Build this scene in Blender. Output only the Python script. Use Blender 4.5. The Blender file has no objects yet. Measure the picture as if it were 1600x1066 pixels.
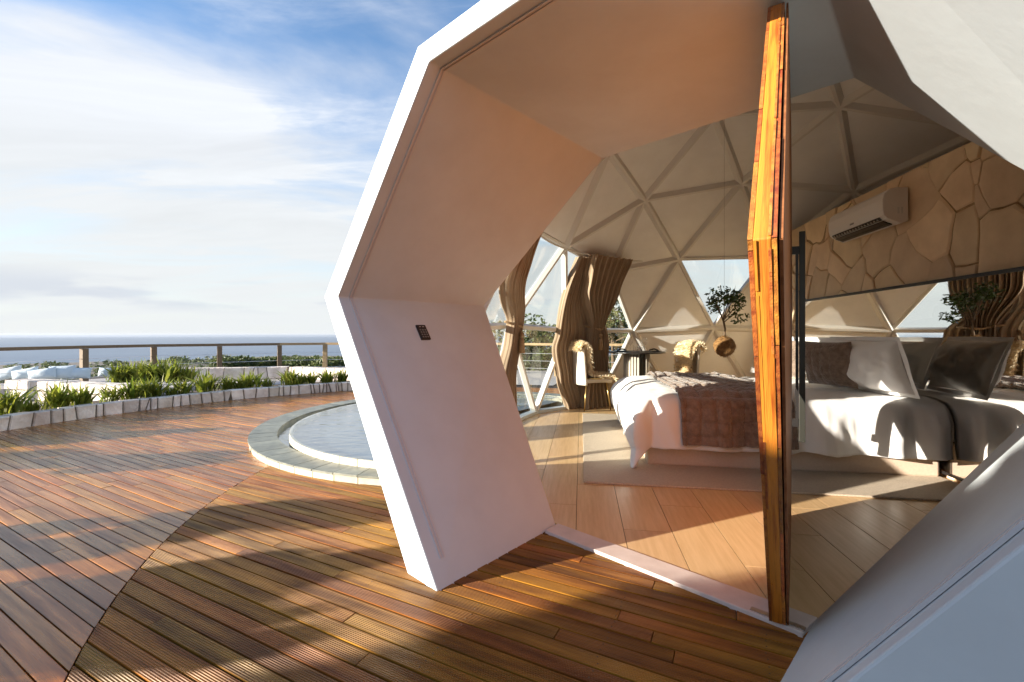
import bpy, bmesh, math, random
from mathutils import Vector, Matrix, noise
random.seed(7)
rad = math.radians
C = bpy.context.scene.collection
S = bpy.context.scene

# ------------------------------------------------------------------ camera, sky, sun, exposure
cam = bpy.data.cameras.new('camera'); cam.sensor_width = 36; cam.lens = 36*690/1600
cam.shift_y = -11/1600; cam.clip_start = .05; cam.clip_end = 60000
co = bpy.data.objects.new('camera', cam); C.objects.link(co)
co.location = (0, 0, 1.2); co.rotation_euler = (rad(90), 0, 0); S.camera = co

SUN_AZ = 74.0; SUN_EL = 11.8           # azimuth the light travels towards, elevation
sl = bpy.data.lights.new('sun', 'SUN'); sl.energy = 5.0; sl.angle = rad(.55); sl.color = (1, .91, .79)
so = bpy.data.objects.new('sun', sl); C.objects.link(so)
sd = Vector((math.sin(rad(SUN_AZ))*math.cos(rad(SUN_EL)), math.cos(rad(SUN_AZ))*math.cos(rad(SUN_EL)), -math.sin(rad(SUN_EL))))
so.rotation_euler = sd.to_track_quat('-Z', 'Y').to_euler(); so.location = (-8, -3, 6)

S.view_settings.view_transform = 'Standard'; S.view_settings.look = 'None'
S.view_settings.exposure = 1.60; S.view_settings.gamma = 1; S.view_settings.use_curve_mapping = False
S.cycles.max_bounces = 14; S.cycles.diffuse_bounces = 10; S.cycles.glossy_bounces = 4
S.cycles.transparent_max_bounces = 12; S.cycles.sample_clamp_indirect = 10
S.cycles.caustics_reflective = False; S.cycles.caustics_refractive = False
S.cycles.use_denoising = True

W = bpy.data.worlds.new('World'); S.world = W; W.use_nodes = True
def build_world():
    nt = W.node_tree; N = nt.nodes; L = nt.links
    for n in list(N): N.remove(n)
    def nd(t, **k):
        n = N.new(t)
        for a, v in k.items(): setattr(n, a, v)
        return n
    def mth(op, a, b=None, c=None):
        n = nd('ShaderNodeMath', operation=op)
        for i, x in enumerate((a, b, c)):
            if x is None: continue
            if isinstance(x, (int, float)): n.inputs[i].default_value = x
            else: L.new(x, n.inputs[i])
        return n.outputs[0]
    def ramp(x, a, b):
        n = nd('ShaderNodeMapRange', interpolation_type='SMOOTHSTEP')
        n.inputs[1].default_value = a; n.inputs[2].default_value = b
        L.new(x, n.inputs[0]); return n.outputs[0]
    sky = nd('ShaderNodeTexSky', sky_type='NISHITA', sun_disc=False)
    sky.sun_elevation = rad(SUN_EL); sky.sun_rotation = rad(SUN_AZ+180)
    sky.altitude = 100; sky.air_density = 1.0; sky.dust_density = .6; sky.ozone_density = 2.0
    g = nd('ShaderNodeTexCoord').outputs['Generated']
    sp = nd('ShaderNodeSeparateXYZ'); L.new(g, sp.inputs[0])
    x, y, z = sp.outputs
    zc = mth('MAXIMUM', z, .015)
    k = mth('DIVIDE', 1.0, mth('ADD', zc, .10))
    cb = nd('ShaderNodeCombineXYZ'); L.new(mth('MULTIPLY', x, k), cb.inputs[0]); L.new(mth('MULTIPLY', y, k), cb.inputs[1])
    mp = nd('ShaderNodeMapping'); L.new(cb.outputs[0], mp.inputs[0])
    mp.inputs['Rotation'].default_value = (0, 0, rad(-60)); mp.inputs['Scale'].default_value = (.55, 1.0, 1)
    mp.inputs['Location'].default_value = (9.1, 2.2, 0)
    n1 = nd('ShaderNodeTexNoise'); L.new(mp.outputs[0], n1.inputs[0])
    n1.inputs['Scale'].default_value = .85; n1.inputs['Detail'].default_value = 9; n1.inputs['Roughness'].default_value = .56; n1.inputs['Distortion'].default_value = .5
    mp2 = nd('ShaderNodeMapping'); L.new(cb.outputs[0], mp2.inputs[0])
    mp2.inputs['Rotation'].default_value = (0, 0, rad(-70)); mp2.inputs['Scale'].default_value = (.5, 1.6, 1)
    n2 = nd('ShaderNodeTexNoise'); L.new(mp2.outputs[0], n2.inputs[0])
    n2.inputs['Scale'].default_value = 1.6; n2.inputs['Detail'].default_value = 10; n2.inputs['Roughness'].default_value = .62; n2.inputs['Distortion'].default_value = .8
    # more cloud low down, blue overhead
    low = ramp(z, .62, .08)
    base = mth('ADD', n1.outputs[0], mth('MULTIPLY', low, .17))
    m1 = ramp(base, .47, .74)
    m2 = mth('MULTIPLY', ramp(n2.outputs[0], .46, .78), .55)
    m = mth('MINIMUM', mth('ADD', m1, m2), 1.0)
    # cloud bank just above the horizon
    mp3 = nd('ShaderNodeMapping'); L.new(g, mp3.inputs[0]); mp3.inputs['Scale'].default_value = (5, 5, 26)
    n3 = nd('ShaderNodeTexNoise'); L.new(mp3.outputs[0], n3.inputs[0]); n3.inputs['Scale'].default_value = 1.1; n3.inputs['Detail'].default_value = 7
    band = mth('MULTIPLY', ramp(z, .035, .06), ramp(z, .115, .075))
    bank = mth('MULTIPLY', band, ramp(n3.outputs[0], .46, .62))
    # colours: pale warm-grey veil near the horizon
    bgs = nd('ShaderNodeVectorMath', operation='SCALE'); L.new(sky.outputs[0], bgs.inputs[0]); bgs.inputs[3].default_value = .15
    blue = nd('ShaderNodeMixRGB', blend_type='MULTIPLY'); blue.inputs[0].default_value = 1
    L.new(bgs.outputs[0], blue.inputs[1]); blue.inputs[2].default_value = (.84, .93, 1.03, 1)
    cc = nd('ShaderNodeMixRGB'); L.new(low, cc.inputs[0])
    cc.inputs[1].default_value = (.43, .45, .49, 1); cc.inputs[2].default_value = (.40, .415, .43, 1)
    cv = nd('ShaderNodeMapRange'); L.new(n2.outputs[0], cv.inputs[0]); cv.inputs[1].default_value = .3; cv.inputs[2].default_value = .7; cv.inputs[3].default_value = .90; cv.inputs[4].default_value = 1.06
    cs = nd('ShaderNodeVectorMath', operation='SCALE'); L.new(cc.outputs[0], cs.inputs[0]); L.new(cv.outputs[0], cs.inputs[3])
    mx = nd('ShaderNodeMixRGB'); L.new(m, mx.inputs[0]); L.new(blue.outputs[0], mx.inputs[1]); L.new(cs.outputs[0], mx.inputs[2])
    hz = nd('ShaderNodeMixRGB'); L.new(mth('MULTIPLY', ramp(z, .42, 0.0), .92), hz.inputs[0]); L.new(mx.outputs[0], hz.inputs[1]); hz.inputs[2].default_value = (.40, .415, .42, 1)
    bk = nd('ShaderNodeMixRGB'); L.new(mth('MULTIPLY', bank, .45), bk.inputs[0]); L.new(hz.outputs[0], bk.inputs[1]); bk.inputs[2].default_value = (.26, .29, .35, 1)
    gr = nd('ShaderNodeMixRGB'); L.new(ramp(z, .0005, -.004), gr.inputs[0]); L.new(bk.outputs[0], gr.inputs[1]); gr.inputs[2].default_value = (.20, .24, .30, 1)
    bg = nd('ShaderNodeBackground'); L.new(gr.outputs[0], bg.inputs[0]); bg.inputs[1].default_value = .72
    o = nd('ShaderNodeOutputWorld'); L.new(bg.outputs[0], o.inputs[0])
build_world()

# ------------------------------------------------------------------ materials
def mat(name, col=(.5, .5, .5), rough=.6, metal=0, vary=0, col2=None, scale=8, stretch=(1, 1, 1), bump=0, bscale=None, bstretch=None,
        coord='Object', spec=.5, coat=0, coatr=.1, detail=6, sheen=0, trans=0, ribs=None, lo=.35, hi=.65, hue=0, sub=0, bdist=.01, rvar=0):
    m = bpy.data.materials.new(name); m.use_nodes = True
    N = m.node_tree.nodes; L = m.node_tree.links; b = N['Principled BSDF']
    b.inputs['Roughness'].default_value = rough; b.inputs['Metallic'].default_value = metal
    b.inputs['Specular IOR Level'].default_value = spec
    if coat: b.inputs['Coat Weight'].default_value = coat; b.inputs['Coat Roughness'].default_value = coatr
    if sheen: b.inputs['Sheen Weight'].default_value = sheen; b.inputs['Sheen Roughness'].default_value = .4
    tc = N.new('ShaderNodeTexCoord')
    mp = N.new('ShaderNodeMapping'); L.new(tc.outputs[coord], mp.inputs[0]); mp.inputs['Scale'].default_value = stretch
    oi = N.new('ShaderNodeObjectInfo'); ge = N.new('ShaderNodeNewGeometry')
    rn = N.new('ShaderNodeMath'); rn.operation = 'ADD'; L.new(oi.outputs['Random'], rn.inputs[0]); L.new(ge.outputs['Random Per Island'], rn.inputs[1])
    fr = N.new('ShaderNodeMath'); fr.operation = 'FRACT'; L.new(rn.outputs[0], fr.inputs[0])
    if vary or hue:      # shift the grain from piece to piece
        mu = N.new('ShaderNodeVectorMath'); mu.operation = 'SCALE'; mu.inputs[0].default_value = (37, 17, 23); L.new(fr.outputs[0], mu.inputs[3])
        L.new(mu.outputs[0], mp.inputs['Location'])
    no = N.new('ShaderNodeTexNoise'); L.new(mp.outputs[0], no.inputs[0]); no.inputs['Scale'].default_value = scale; no.inputs['Detail'].default_value = detail; no.inputs['Roughness'].default_value = .6
    out = None
    if col2 is not None:
        mr = N.new('ShaderNodeMapRange'); L.new(no.outputs[0], mr.inputs[0]); mr.inputs[1].default_value = lo; mr.inputs[2].default_value = hi
        mx = N.new('ShaderNodeMixRGB'); L.new(mr.outputs[0], mx.inputs[0]); mx.inputs[1].default_value = (*col, 1); mx.inputs[2].default_value = (*col2, 1)
        out = mx.outputs[0]
    if vary or hue:
        hs = N.new('ShaderNodeHueSaturation')
        if out: L.new(out, hs.inputs['Color'])
        else: hs.inputs['Color'].default_value = (*col, 1)
        a = N.new('ShaderNodeMapRange'); L.new(fr.outputs[0], a.inputs[0]); a.inputs[3].default_value = 1-vary; a.inputs[4].default_value = 1+vary
        L.new(a.outputs[0], hs.inputs['Value'])
        f2 = N.new('ShaderNodeMath'); f2.operation = 'MULTIPLY'; L.new(fr.outputs[0], f2.inputs[0]); f2.inputs[1].default_value = 7.31
        f3 = N.new('ShaderNodeMath'); f3.operation = 'FRACT'; L.new(f2.outputs[0], f3.inputs[0])
        h = N.new('ShaderNodeMapRange'); L.new(f3.outputs[0], h.inputs[0]); h.inputs[3].default_value = .5-hue; h.inputs[4].default_value = .5+hue
        L.new(h.outputs[0], hs.inputs['Hue']); out = hs.outputs[0]
    if out: L.new(out, b.inputs['Base Color'])
    else: b.inputs['Base Color'].default_value = (*col, 1)
    if rvar:
        r2 = N.new('ShaderNodeMapRange'); L.new(no.outputs[0], r2.inputs[0]); r2.inputs[1].default_value = .3; r2.inputs[2].default_value = .7
        r2.inputs[3].default_value = max(.02, rough-rvar); r2.inputs[4].default_value = rough+rvar; L.new(r2.outputs[0], b.inputs['Roughness'])
    last = None
    if bump:
        mb = N.new('ShaderNodeMapping'); L.new(tc.outputs[coord], mb.inputs[0]); mb.inputs['Scale'].default_value = bstretch or stretch
        nb = N.new('ShaderNodeTexNoise'); L.new(mb.outputs[0], nb.inputs[0]); nb.inputs['Scale'].default_value = bscale or scale*3; nb.inputs['Detail'].default_value = 5
        bu = N.new('ShaderNodeBump'); L.new(nb.outputs[0], bu.inputs['Height']); bu.inputs['Strength'].default_value = bump; bu.inputs['Distance'].default_value = bdist
        last = bu
    if ribs:            # fine machined ribs running along local x
        pitch, dist = ribs
        sx = N.new('ShaderNodeSeparateXYZ'); L.new(tc.outputs['Object'], sx.inputs[0])
        mm = N.new('ShaderNodeMath'); mm.operation = 'MULTIPLY'; L.new(sx.outputs[1], mm.inputs[0]); mm.inputs[1].default_value = 2*math.pi/pitch
        sn = N.new('ShaderNodeMath'); sn.operation = 'SINE'; L.new(mm.outputs[0], sn.inputs[0])
        b2 = N.new('ShaderNodeBump'); L.new(sn.outputs[0], b2.inputs['Height']); b2.inputs['Distance'].default_value = dist; b2.inputs['Strength'].default_value = 1
        if last: L.new(last.outputs[0], b2.inputs['Normal'])
        last = b2
    if last: L.new(last.outputs[0], b.inputs['Normal'])
    if trans:
        tr = N.new('ShaderNodeBsdfTranslucent'); 
        if out: L.new(out, tr.inputs[0])
        else: tr.inputs[0].default_value = (*col, 1)
        ms = N.new('ShaderNodeMixShader'); ms.inputs[0].default_value = trans; o = N['Material Output']
        L.new(b.outputs[0], ms.inputs[1]); L.new(tr.outputs[0], ms.inputs[2]); L.new(ms.outputs[0], o.inputs[0])
    return m
def glass_mat(name, tint=(.93, .95, .94), refl=1.0):
    m = bpy.data.materials.new(name); m.use_nodes = True
    N = m.node_tree.nodes; L = m.node_tree.links
    for n in list(N): N.remove(n)
    t = N.new('ShaderNodeBsdfTransparent'); t.inputs[0].default_value = (*tint, 1)
    g = N.new('ShaderNodeBsdfGlossy'); g.inputs['Roughness'].default_value = .01
    lw = N.new('ShaderNodeLayerWeight'); lw.inputs[0].default_value = .5
    f = N.new('ShaderNodeMath'); f.operation = 'POWER'; L.new(lw.outputs['Facing'], f.inputs[0]); f.inputs[1].default_value = 5
    mu = N.new('ShaderNodeMath'); mu.operation = 'MULTIPLY_ADD'; L.new(f.outputs[0], mu.inputs[0]); mu.inputs[1].default_value = .9*refl; mu.inputs[2].default_value = .035*refl
    x = N.new('ShaderNodeMixShader'); L.new(mu.outputs[0], x.inputs[0]); L.new(t.outputs[0], x.inputs[1]); L.new(g.outputs[0], x.inputs[2])
    o = N.new('ShaderNodeOutputMaterial'); L.new(x.outputs[0], o.inputs[0]); return m

M = {}
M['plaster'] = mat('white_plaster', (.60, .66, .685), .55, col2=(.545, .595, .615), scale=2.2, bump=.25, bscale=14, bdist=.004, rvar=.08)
M['trim'] = mat('pale_trim', (.60, .58, .57), .45)
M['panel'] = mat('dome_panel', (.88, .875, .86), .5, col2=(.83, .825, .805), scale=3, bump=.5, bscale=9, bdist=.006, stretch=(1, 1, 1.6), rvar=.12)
M['strut'] = mat('white_strut', (.72, .70, .66), .42)
M['shell'] = mat('dome_shell', (.62, .64, .68), .6, col2=(.56, .58, .62), scale=4)
M['glass'] = glass_mat('window_glass')
M['clear'] = glass_mat('drinking_glass', (.97, .97, .97), 2.2)
M['deck'] = mat('smooth_deck_wood', (.44, .165, .020), .30, col2=(.18, .058, .010), scale=1.1, stretch=(1.2, 22, 8), vary=.34, hue=.008, bump=.35, bscale=5, bstretch=(2, 60, 20), bdist=.002, spec=.4, coat=.25, coatr=.24, rvar=.12)
M['ribbed'] = mat('ribbed_deck_wood', (.40, .165, .018), .5, col2=(.15, .050, .008), scale=1.3, stretch=(1.2, 14, 8), vary=.26, hue=.014, ribs=(.0084, .0022), spec=.18, coat=.05, coatr=.3, rvar=.1)
M['dark'] = mat('dark_gap', (.02, .013, .01), .9)
M['slate'] = mat('green_slate_tile', (.17, .18, .15), .45, col2=(.27, .275, .22), scale=9, vary=.16, bump=.5, bscale=24, bdist=.004)
M['edge_tile'] = mat('cream_edge_tile', (.62, .56, .44), .5, col2=(.50, .45, .33), scale=12, vary=.13, bump=.3)
M['pool_floor'] = mat('pool_floor', (.20, .23, .25), .6, col2=(.27, .30, .32), scale=6)
M['stone'] = mat('cream_stone', (.86, .77, .68), .75, col2=(.60, .50, .41), scale=3.5, vary=.16, hue=.012, bump=1, bscale=9, bdist=.03)
M['wall_stone'] = mat('tan_wall_stone', (.80, .62, .41), .62, col2=(.64, .475, .295), scale=2.6, vary=.16, hue=.008, bump=.7, bscale=4, bdist=.02)
M['mortar'] = mat('brown_mortar', (.26, .165, .08), .9, col2=(.46, .32, .19), scale=12, bump=.6)
M['pale_mortar'] = mat('pale_mortar', (.10, .08, .06), .9, col2=(.18, .15, .12), scale=14, bump=.6)
M['leaf'] = mat('fern_leaf', (.13, .18, .018), .5, col2=(.28, .29, .04), scale=5, vary=.35, hue=.02, trans=.45)
M['bush'] = mat('bush_leaf', (.055, .085, .022), .55, col2=(.11, .13, .035), scale=3, vary=.35, hue=.02, trans=.3)
M['ficus'] = mat('ficus_leaf', (.035, .07, .018), .35, col2=(.07, .11, .02), scale=5, vary=.4, trans=.25)
M['spike'] = mat('grey_green_spike', (.22, .27, .2), .5, vary=.2)
M['bark'] = mat('bark', (.18, .12, .07), .85, col2=(.10, .065, .04), scale=14, stretch=(1, 1, .3), bump=.6)
M['coir'] = mat('coir_fibre', (.30, .16, .05), .95, col2=(.14, .065, .02), scale=40, bump=1, bscale=90, bdist=.01)
M['soil'] = mat('soil', (.07, .05, .035), .95, col2=(.14, .10, .07), scale=20, bump=.8)
M['gravel'] = mat('terrace_paving', (.50, .46, .42), .8, col2=(.38, .35, .33), scale=30, bump=.6)
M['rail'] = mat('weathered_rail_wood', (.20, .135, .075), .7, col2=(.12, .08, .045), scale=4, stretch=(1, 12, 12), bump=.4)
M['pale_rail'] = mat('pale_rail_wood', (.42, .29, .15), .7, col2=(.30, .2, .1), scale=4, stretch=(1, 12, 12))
M['wire'] = mat('steel_wire', (.75, .75, .75), .3, metal=.6)
M['cushion'] = mat('pale_blue_cushion', (.62, .70, .74), .85, col2=(.55, .64, .69), scale=6, bump=.3)
M['land'] = mat('scrub_land', (.085, .075, .055), .95, col2=(.15, .125, .10), scale=.02, detail=12, coord='Object')
M['sea'] = mat('sea_water', (.07, .12, .19), .38, col2=(.10, .16, .23), scale=.0012, stretch=(1, 3, 1), spec=.35)
M['tile'] = mat('wood_look_tile', (.68, .46, .235), .35, col2=(.59, .385, .185), scale=3, stretch=(14, 1.0, 1), vary=.07, hue=.004, spec=.4, rvar=.05)
M['grout'] = mat('grout', (.17, .11, .065), .9)
M['threshold'] = mat('threshold_stone', (.66, .56, .50), .5, col2=(.58, .48, .42), scale=9)
M['core'] = mat('raw_door_core', (.62, .23, .025), .5, col2=(.30, .07, .009), scale=1.6, stretch=(1.2, 38, 1.6), lo=.46, hi=.66, bump=.5, bscale=8, bstretch=(2, 60, 2), bdist=.003, coat=.2, coatr=.2)
M['clad'] = mat('door_cladding', (.55, .20, .04), .42, col2=(.28, .07, .02), scale=3, stretch=(2, 10, 16), vary=.45, hue=.015, bump=.6, bscale=8, bstretch=(4, 30, 30), bdist=.004, coat=.25)
M['face'] = mat('door_face_wood', (.30, .12, .045), .6, col2=(.17, .06, .022), scale=3, stretch=(14, 1, 1), vary=.15, spec=.25)
M['black'] = mat('black_metal', (.015, .013, .012), .35, spec=.5)
M['bronze'] = mat('dark_bronze', (.035, .035, .028), .35, metal=.3)
M['steel'] = mat('brushed_steel', (.45, .42, .38), .35, metal=.9)
M['mirror'] = mat('mirror_glass', (.92, .91, .89), .015, metal=1)
M['linen'] = mat('white_linen', (.90, .89, .87), .85, trans=.12, sheen=.1, bump=.25, bscale=120, bdist=.001)
M['bedbase'] = mat('beige_upholstery', (.62, .49, .37), .8, col2=(.57, .44, .33), scale=50, bump=.2, bscale=300)
M['fur'] = mat('brown_plush', (.17, .118, .085), .95, col2=(.27, .195, .148), scale=22, bump=1, bscale=70, bdist=.012, sheen=.5, detail=8)
M['sheep'] = mat('cream_sheepskin', (.85, .74, .54), .9, vary=.2, trans=.3)
M['skin'] = mat('sheepskin_base', (.8, .7, .52), .9)
M['rug'] = mat('woven_rug', (.62, .52, .40), .95, col2=(.47, .39, .29), scale=60, stretch=(1, 5, 1), bump=1, bscale=110, bdist=.006, detail=3)
M['curtain'] = mat('taupe_curtain', (.40, .295, .195), .8, col2=(.36, .26, .17), scale=5, trans=.12, sheen=.1)
M['tie'] = mat('rope_tieback', (.40, .27, .15), .8, col2=(.28, .18, .09), scale=60, bump=.6)
M['acw'] = mat('ac_plastic', (.74, .70, .66), .35)
M['grey'] = mat('grey_print', (.22, .21, .2), .5)
M['gold'] = mat('brass_leg', (.60, .42, .16), .3, metal=.9)
M['flute'] = mat('fluted_column', (.55, .50, .42), .5)
M['keylight'] = mat('key_print', (.55, .55, .55), .4)
M['chairshell'] = mat('cream_chair', (.70, .64, .55), .7)

def water_mat():
    m = bpy.data.materials.new('pool_water'); m.use_nodes = True
    N = m.node_tree.nodes; L = m.node_tree.links
    for n in list(N): N.remove(n)
    t = N.new('ShaderNodeBsdfTransparent'); t.inputs[0].default_value = (.84, .90, .91, 1)
    g = N.new('ShaderNodeBsdfGlossy'); g.inputs['Roughness'].default_value = .03; g.inputs[0].default_value = (1, 1, 1, 1)
    lw = N.new('ShaderNodeLayerWeight'); lw.inputs[0].default_value = .5; f = N.new('ShaderNodeMath'); f.operation = 'POWER'; L.new(lw.outputs['Facing'], f.inputs[0]); f.inputs[1].default_value = 3.0
    f2 = N.new('ShaderNodeMath'); f2.operation = 'MULTIPLY_ADD'; L.new(f.outputs[0], f2.inputs[0]); f2.inputs[1].default_value = 1.0; f2.inputs[2].default_value = .03
    tc = N.new('ShaderNodeTexCoord'); mp = N.new('ShaderNodeMapping'); L.new(tc.outputs['Object'], mp.inputs[0]); mp.inputs['Scale'].default_value = (1, 2.2, 1)
    n = N.new('ShaderNodeTexNoise'); L.new(mp.outputs[0], n.inputs[0]); n.inputs['Scale'].default_value = 3.2; n.inputs['Detail'].default_value = 5
    b = N.new('ShaderNodeBump'); L.new(n.outputs[0], b.inputs['Height']); b.inputs['Strength'].default_value = .4; b.inputs['Distance'].default_value = .035
    L.new(b.outputs[0], g.inputs['Normal']); L.new(b.outputs[0], lw.inputs['Normal'])
    x = N.new('ShaderNodeMixShader'); L.new(f2.outputs[0], x.inputs[0]); L.new(t.outputs[0], x.inputs[1]); L.new(g.outputs[0], x.inputs[2])
    o = N.new('ShaderNodeOutputMaterial'); L.new(x.outputs[0], o.inputs[0]); return m
M['water'] = water_mat()

# ------------------------------------------------------------------ helpers
def tag(o, label=None, cat=None, group=None, kind=None):
    if label: o['label'] = label
    if cat: o['category'] = cat
    if group: o['group'] = group
    if kind: o['kind'] = kind
    return o
def empty(name, loc=(0, 0, 0), rz=0):
    o = bpy.data.objects.new(name, None); C.objects.link(o); o.location = loc; o.rotation_euler = (0, 0, rz)
    o.empty_display_size = .1; return o
class MB:
    def __init__(s): s.v = []; s.f = []
    def add(s, v, f):
        n = len(s.v); s.v += [tuple(p) for p in v]; s.f += [tuple(i+n for i in q) for q in f]; return s
    def box(s, a, b):
        (x0, y0, z0), (x1, y1, z1) = a, b
        return s.add([(x0, y0, z0), (x1, y0, z0), (x1, y1, z0), (x0, y1, z0), (x0, y0, z1), (x1, y0, z1), (x1, y1, z1), (x0, y1, z1)],
                     [(0, 3, 2, 1), (4, 5, 6, 7), (0, 1, 5, 4), (1, 2, 6, 5), (2, 3, 7, 6), (3, 0, 4, 7)])
    def prism(s, bot, top):
        n = len(bot)
        return s.add(list(bot)+list(top), [tuple(range(n-1, -1, -1)), tuple(range(n, 2*n))]+[(i, (i+1) % n, n+(i+1) % n, n+i) for i in range(n)])
    def tube(s, pts, r, n=8, cap=True):
        P = [Vector(p) for p in pts]; rr = r if isinstance(r, (list, tuple)) else [r]*len(P)
        vs = []; t0 = (P[1]-P[0]).normalized(); up = Vector((0, 0, 1)) if abs(t0.z) < .9 else Vector((1, 0, 0))
        u = t0.cross(up).normalized()
        for i, p in enumerate(P):
            t = (P[min(i+1, len(P)-1)]-P[max(i-1, 0)]).normalized()
            u = (u-t*u.dot(t)).normalized(); w = t.cross(u)
            vs += [p+(u*math.cos(2*math.pi*k/n)+w*math.sin(2*math.pi*k/n))*rr[i] for k in range(n)]
        fs = [(i*n+k, i*n+(k+1) % n, (i+1)*n+(k+1) % n, (i+1)*n+k) for i in range(len(P)-1) for k in range(n)]
        if cap: fs += [tuple(range(n-1, -1, -1)), tuple(range((len(P)-1)*n, len(P)*n))]
        return s.add(vs, fs)
    def lathe(s, prof, c=(0, 0, 0), n=20):
        vs = [(c[0]+r*math.cos(2*math.pi*k/n), c[1]+r*math.sin(2*math.pi*k/n), c[2]+z) for r, z in prof for k in range(n)]
        fs = [(i*n+k, i*n+(k+1) % n, (i+1)*n+(k+1) % n, (i+1)*n+k) for i in range(len(prof)-1) for k in range(n)]
        return s.add(vs, fs)
    def grid(s, fn, nu, nv, wrap=False):
        vs = [fn(i/(nu-1), j/(nv-1)) for i in range(nu) for j in range(nv)]
        return s.add(vs, [(i*nv+j, (i+1)*nv+j, (i+1)*nv+j+1, i*nv+j+1) for i in range(nu-1) for j in range(nv-1)])
    def build(s, name, m, parent=None, smooth=False, bevel=0, loc=None, fix=False):
        me = bpy.data.meshes.new(name); me.from_pydata(s.v, [], s.f)
        if fix:
            bm = bmesh.new(); bm.from_mesh(me); bmesh.ops.recalc_face_normals(bm, faces=bm.faces); bm.to_mesh(me); bm.free()
        me.update()
        if smooth: me.polygons.foreach_set('use_smooth', [True]*len(me.polygons))
        me.materials.append(m)
        o = bpy.data.objects.new(name, me); C.objects.link(o)
        if parent is not None: o.parent = parent
        if loc: o.location = loc
        if bevel:
            b = o.modifiers.new('bevel', 'BEVEL'); b.width = bevel; b.segments = 2; b.limit_method = 'ANGLE'; b.angle_limit = rad(35)
        return o
def clip(poly, a, b, c):          # keep a*x+b*y<=c of a 2D polygon
    out = []
    for i in range(len(poly)):
        p, q = poly[i], poly[(i+1) % len(poly)]
        dp = a*p[0]+b*p[1]-c; dq = a*q[0]+b*q[1]-c
        if dp <= 0: out.append(p)
        if dp*dq < 0:
            t = dp/(dp-dq); out.append((p[0]+(q[0]-p[0])*t, p[1]+(q[1]-p[1])*t))
    return out
def area(p): return .5*sum(p[i][0]*p[(i+1) % len(p)][1]-p[(i+1) % len(p)][0]*p[i][1] for i in range(len(p)))
def inset(poly, d):               # shrink a convex ccw polygon
    r = poly
    for i in range(len(poly)):
        p, q = poly[i], poly[(i+1) % len(poly)]
        ex, ey = q[0]-p[0], q[1]-p[1]; l = math.hypot(ex, ey)
        if l < 1e-6: continue
        nx, ny = ey/l, -ex/l
        r = clip(r, nx, ny, nx*p[0]+ny*p[1]-d)
        if len(r) < 3: return []
    return r
def voronoi(pts, rect):
    cells = []
    for i, p in enumerate(pts):
        c = [(rect[0], rect[1]), (rect[2], rect[1]), (rect[2], rect[3]), (rect[0], rect[3])]
        for j, q in enumerate(pts):
            if i == j: continue
            a, b = q[0]-p[0], q[1]-p[1]
            if a*a+b*b > 9: continue
            c = clip(c, a, b, (q[0]**2+q[1]**2-p[0]**2-p[1]**2)/2)
            if len(c) < 3: break
        if len(c) > 2: cells.append(c)
    return cells
def nz(x, y=0., z=0.): return noise.noise(Vector((x, y, z)))

# ------------------------------------------------------------------ shared layout
DC = Vector((3.103, 4.459, .646)); DR = 3.59                # dome centre and radius
AX = rad(42.5); TV = Vector((math.cos(AX), -math.sin(AX), 0)); AV = Vector((math.sin(AX), math.cos(AX), 0))
def tun(t, z, a): return TV*(t-.994)+AV*a+Vector((0, 0, z))  # entrance tunnel coordinates
RU = Vector((math.sin(rad(8.9)), math.cos(rad(8.9)), 0)); RV = Vector((math.cos(rad(8.9)), -math.sin(rad(8.9)), 0))
def rm(u, v, z=0): return RU*u+RV*v+Vector((0, 0, z))         # room coordinates: u into the room, v along the bed
ROOM_RZ = -rad(8.9)                                          # local x = v, local y = u

# ------------------------------------------------------------------ far setting: land, sea
def terrain_z(x, y):
    d = math.hypot(x+1, y-5)
    if d < 13.6: return -.12
    e = d-13.6
    z = -.12-.75*min(e, 3)-.10*max(0, min(e-3, 250))-.032*max(0, e-253)
    z = max(z, -78)
    z += nz(x*.02, y*.02)*min(e*.05, 5)+nz(x*.004+3, y*.004)*min(e*.012, 9)
    if d > 1450: z -= (d-1450-160*nz(x*.002, y*.002, 5))*.08
    return max(-84, min(z, -.12))
def ring_land():
    m = MB(); rs = [0, 8, 13.6, 14.6, 16.6]+[17*1.12**k for k in range(1, 46)]; n = 140
    vs = [( -1+r*math.cos(2*math.pi*k/n), 5+r*math.sin(2*math.pi*k/n)) for r in rs for k in range(n)]
    m.add([(x, y, terrain_z(x, y)) for x, y in vs], [(i*n+k, i*n+(k+1) % n, (i+1)*n+(k+1) % n, (i+1)*n+k) for i in range(len(rs)-1) for k in range(n)])
    return m
tag(ring_land().build('terrain', M['land'], smooth=True), kind='structure')
sm = MB(); sr = 14500
sm.add([(sr*math.cos(k*math.pi/48), sr*math.sin(k*math.pi/48), -80) for k in range(96)], [tuple(range(96))])
tag(sm.build('sea', M['sea']), kind='structure')
def leaf_cloud(mb, c, rx, ry, rz, n, size, shell=.55, seed=0):
    rnd = random.Random(seed)
    for _ in range(n):
        while True:
            p = Vector((rnd.uniform(-1, 1), rnd.uniform(-1, 1), rnd.uniform(-1, 1)))
            if shell < p.length <= 1: break
        q = Vector((c[0]+p.x*rx, c[1]+p.y*ry, c[2]+p.z*rz))
        d = Vector((rnd.gauss(0, 1), rnd.gauss(0, 1), rnd.gauss(0, .7))).normalized(); e = d.cross(Vector((rnd.gauss(0, 1), rnd.gauss(0, 1), rnd.gauss(0, 1)))).normalized()
        s = size*rnd.uniform(.6, 1.3)
        mb.add([q-d*s, q+e*s*.42, q+d*s, q-e*s*.42], [(0, 1, 2, 3)])
hm = bpy.data.materials.new('haze'); hm.use_nodes = True
for n_ in list(hm.node_tree.nodes): hm.node_tree.nodes.remove(n_)
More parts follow.
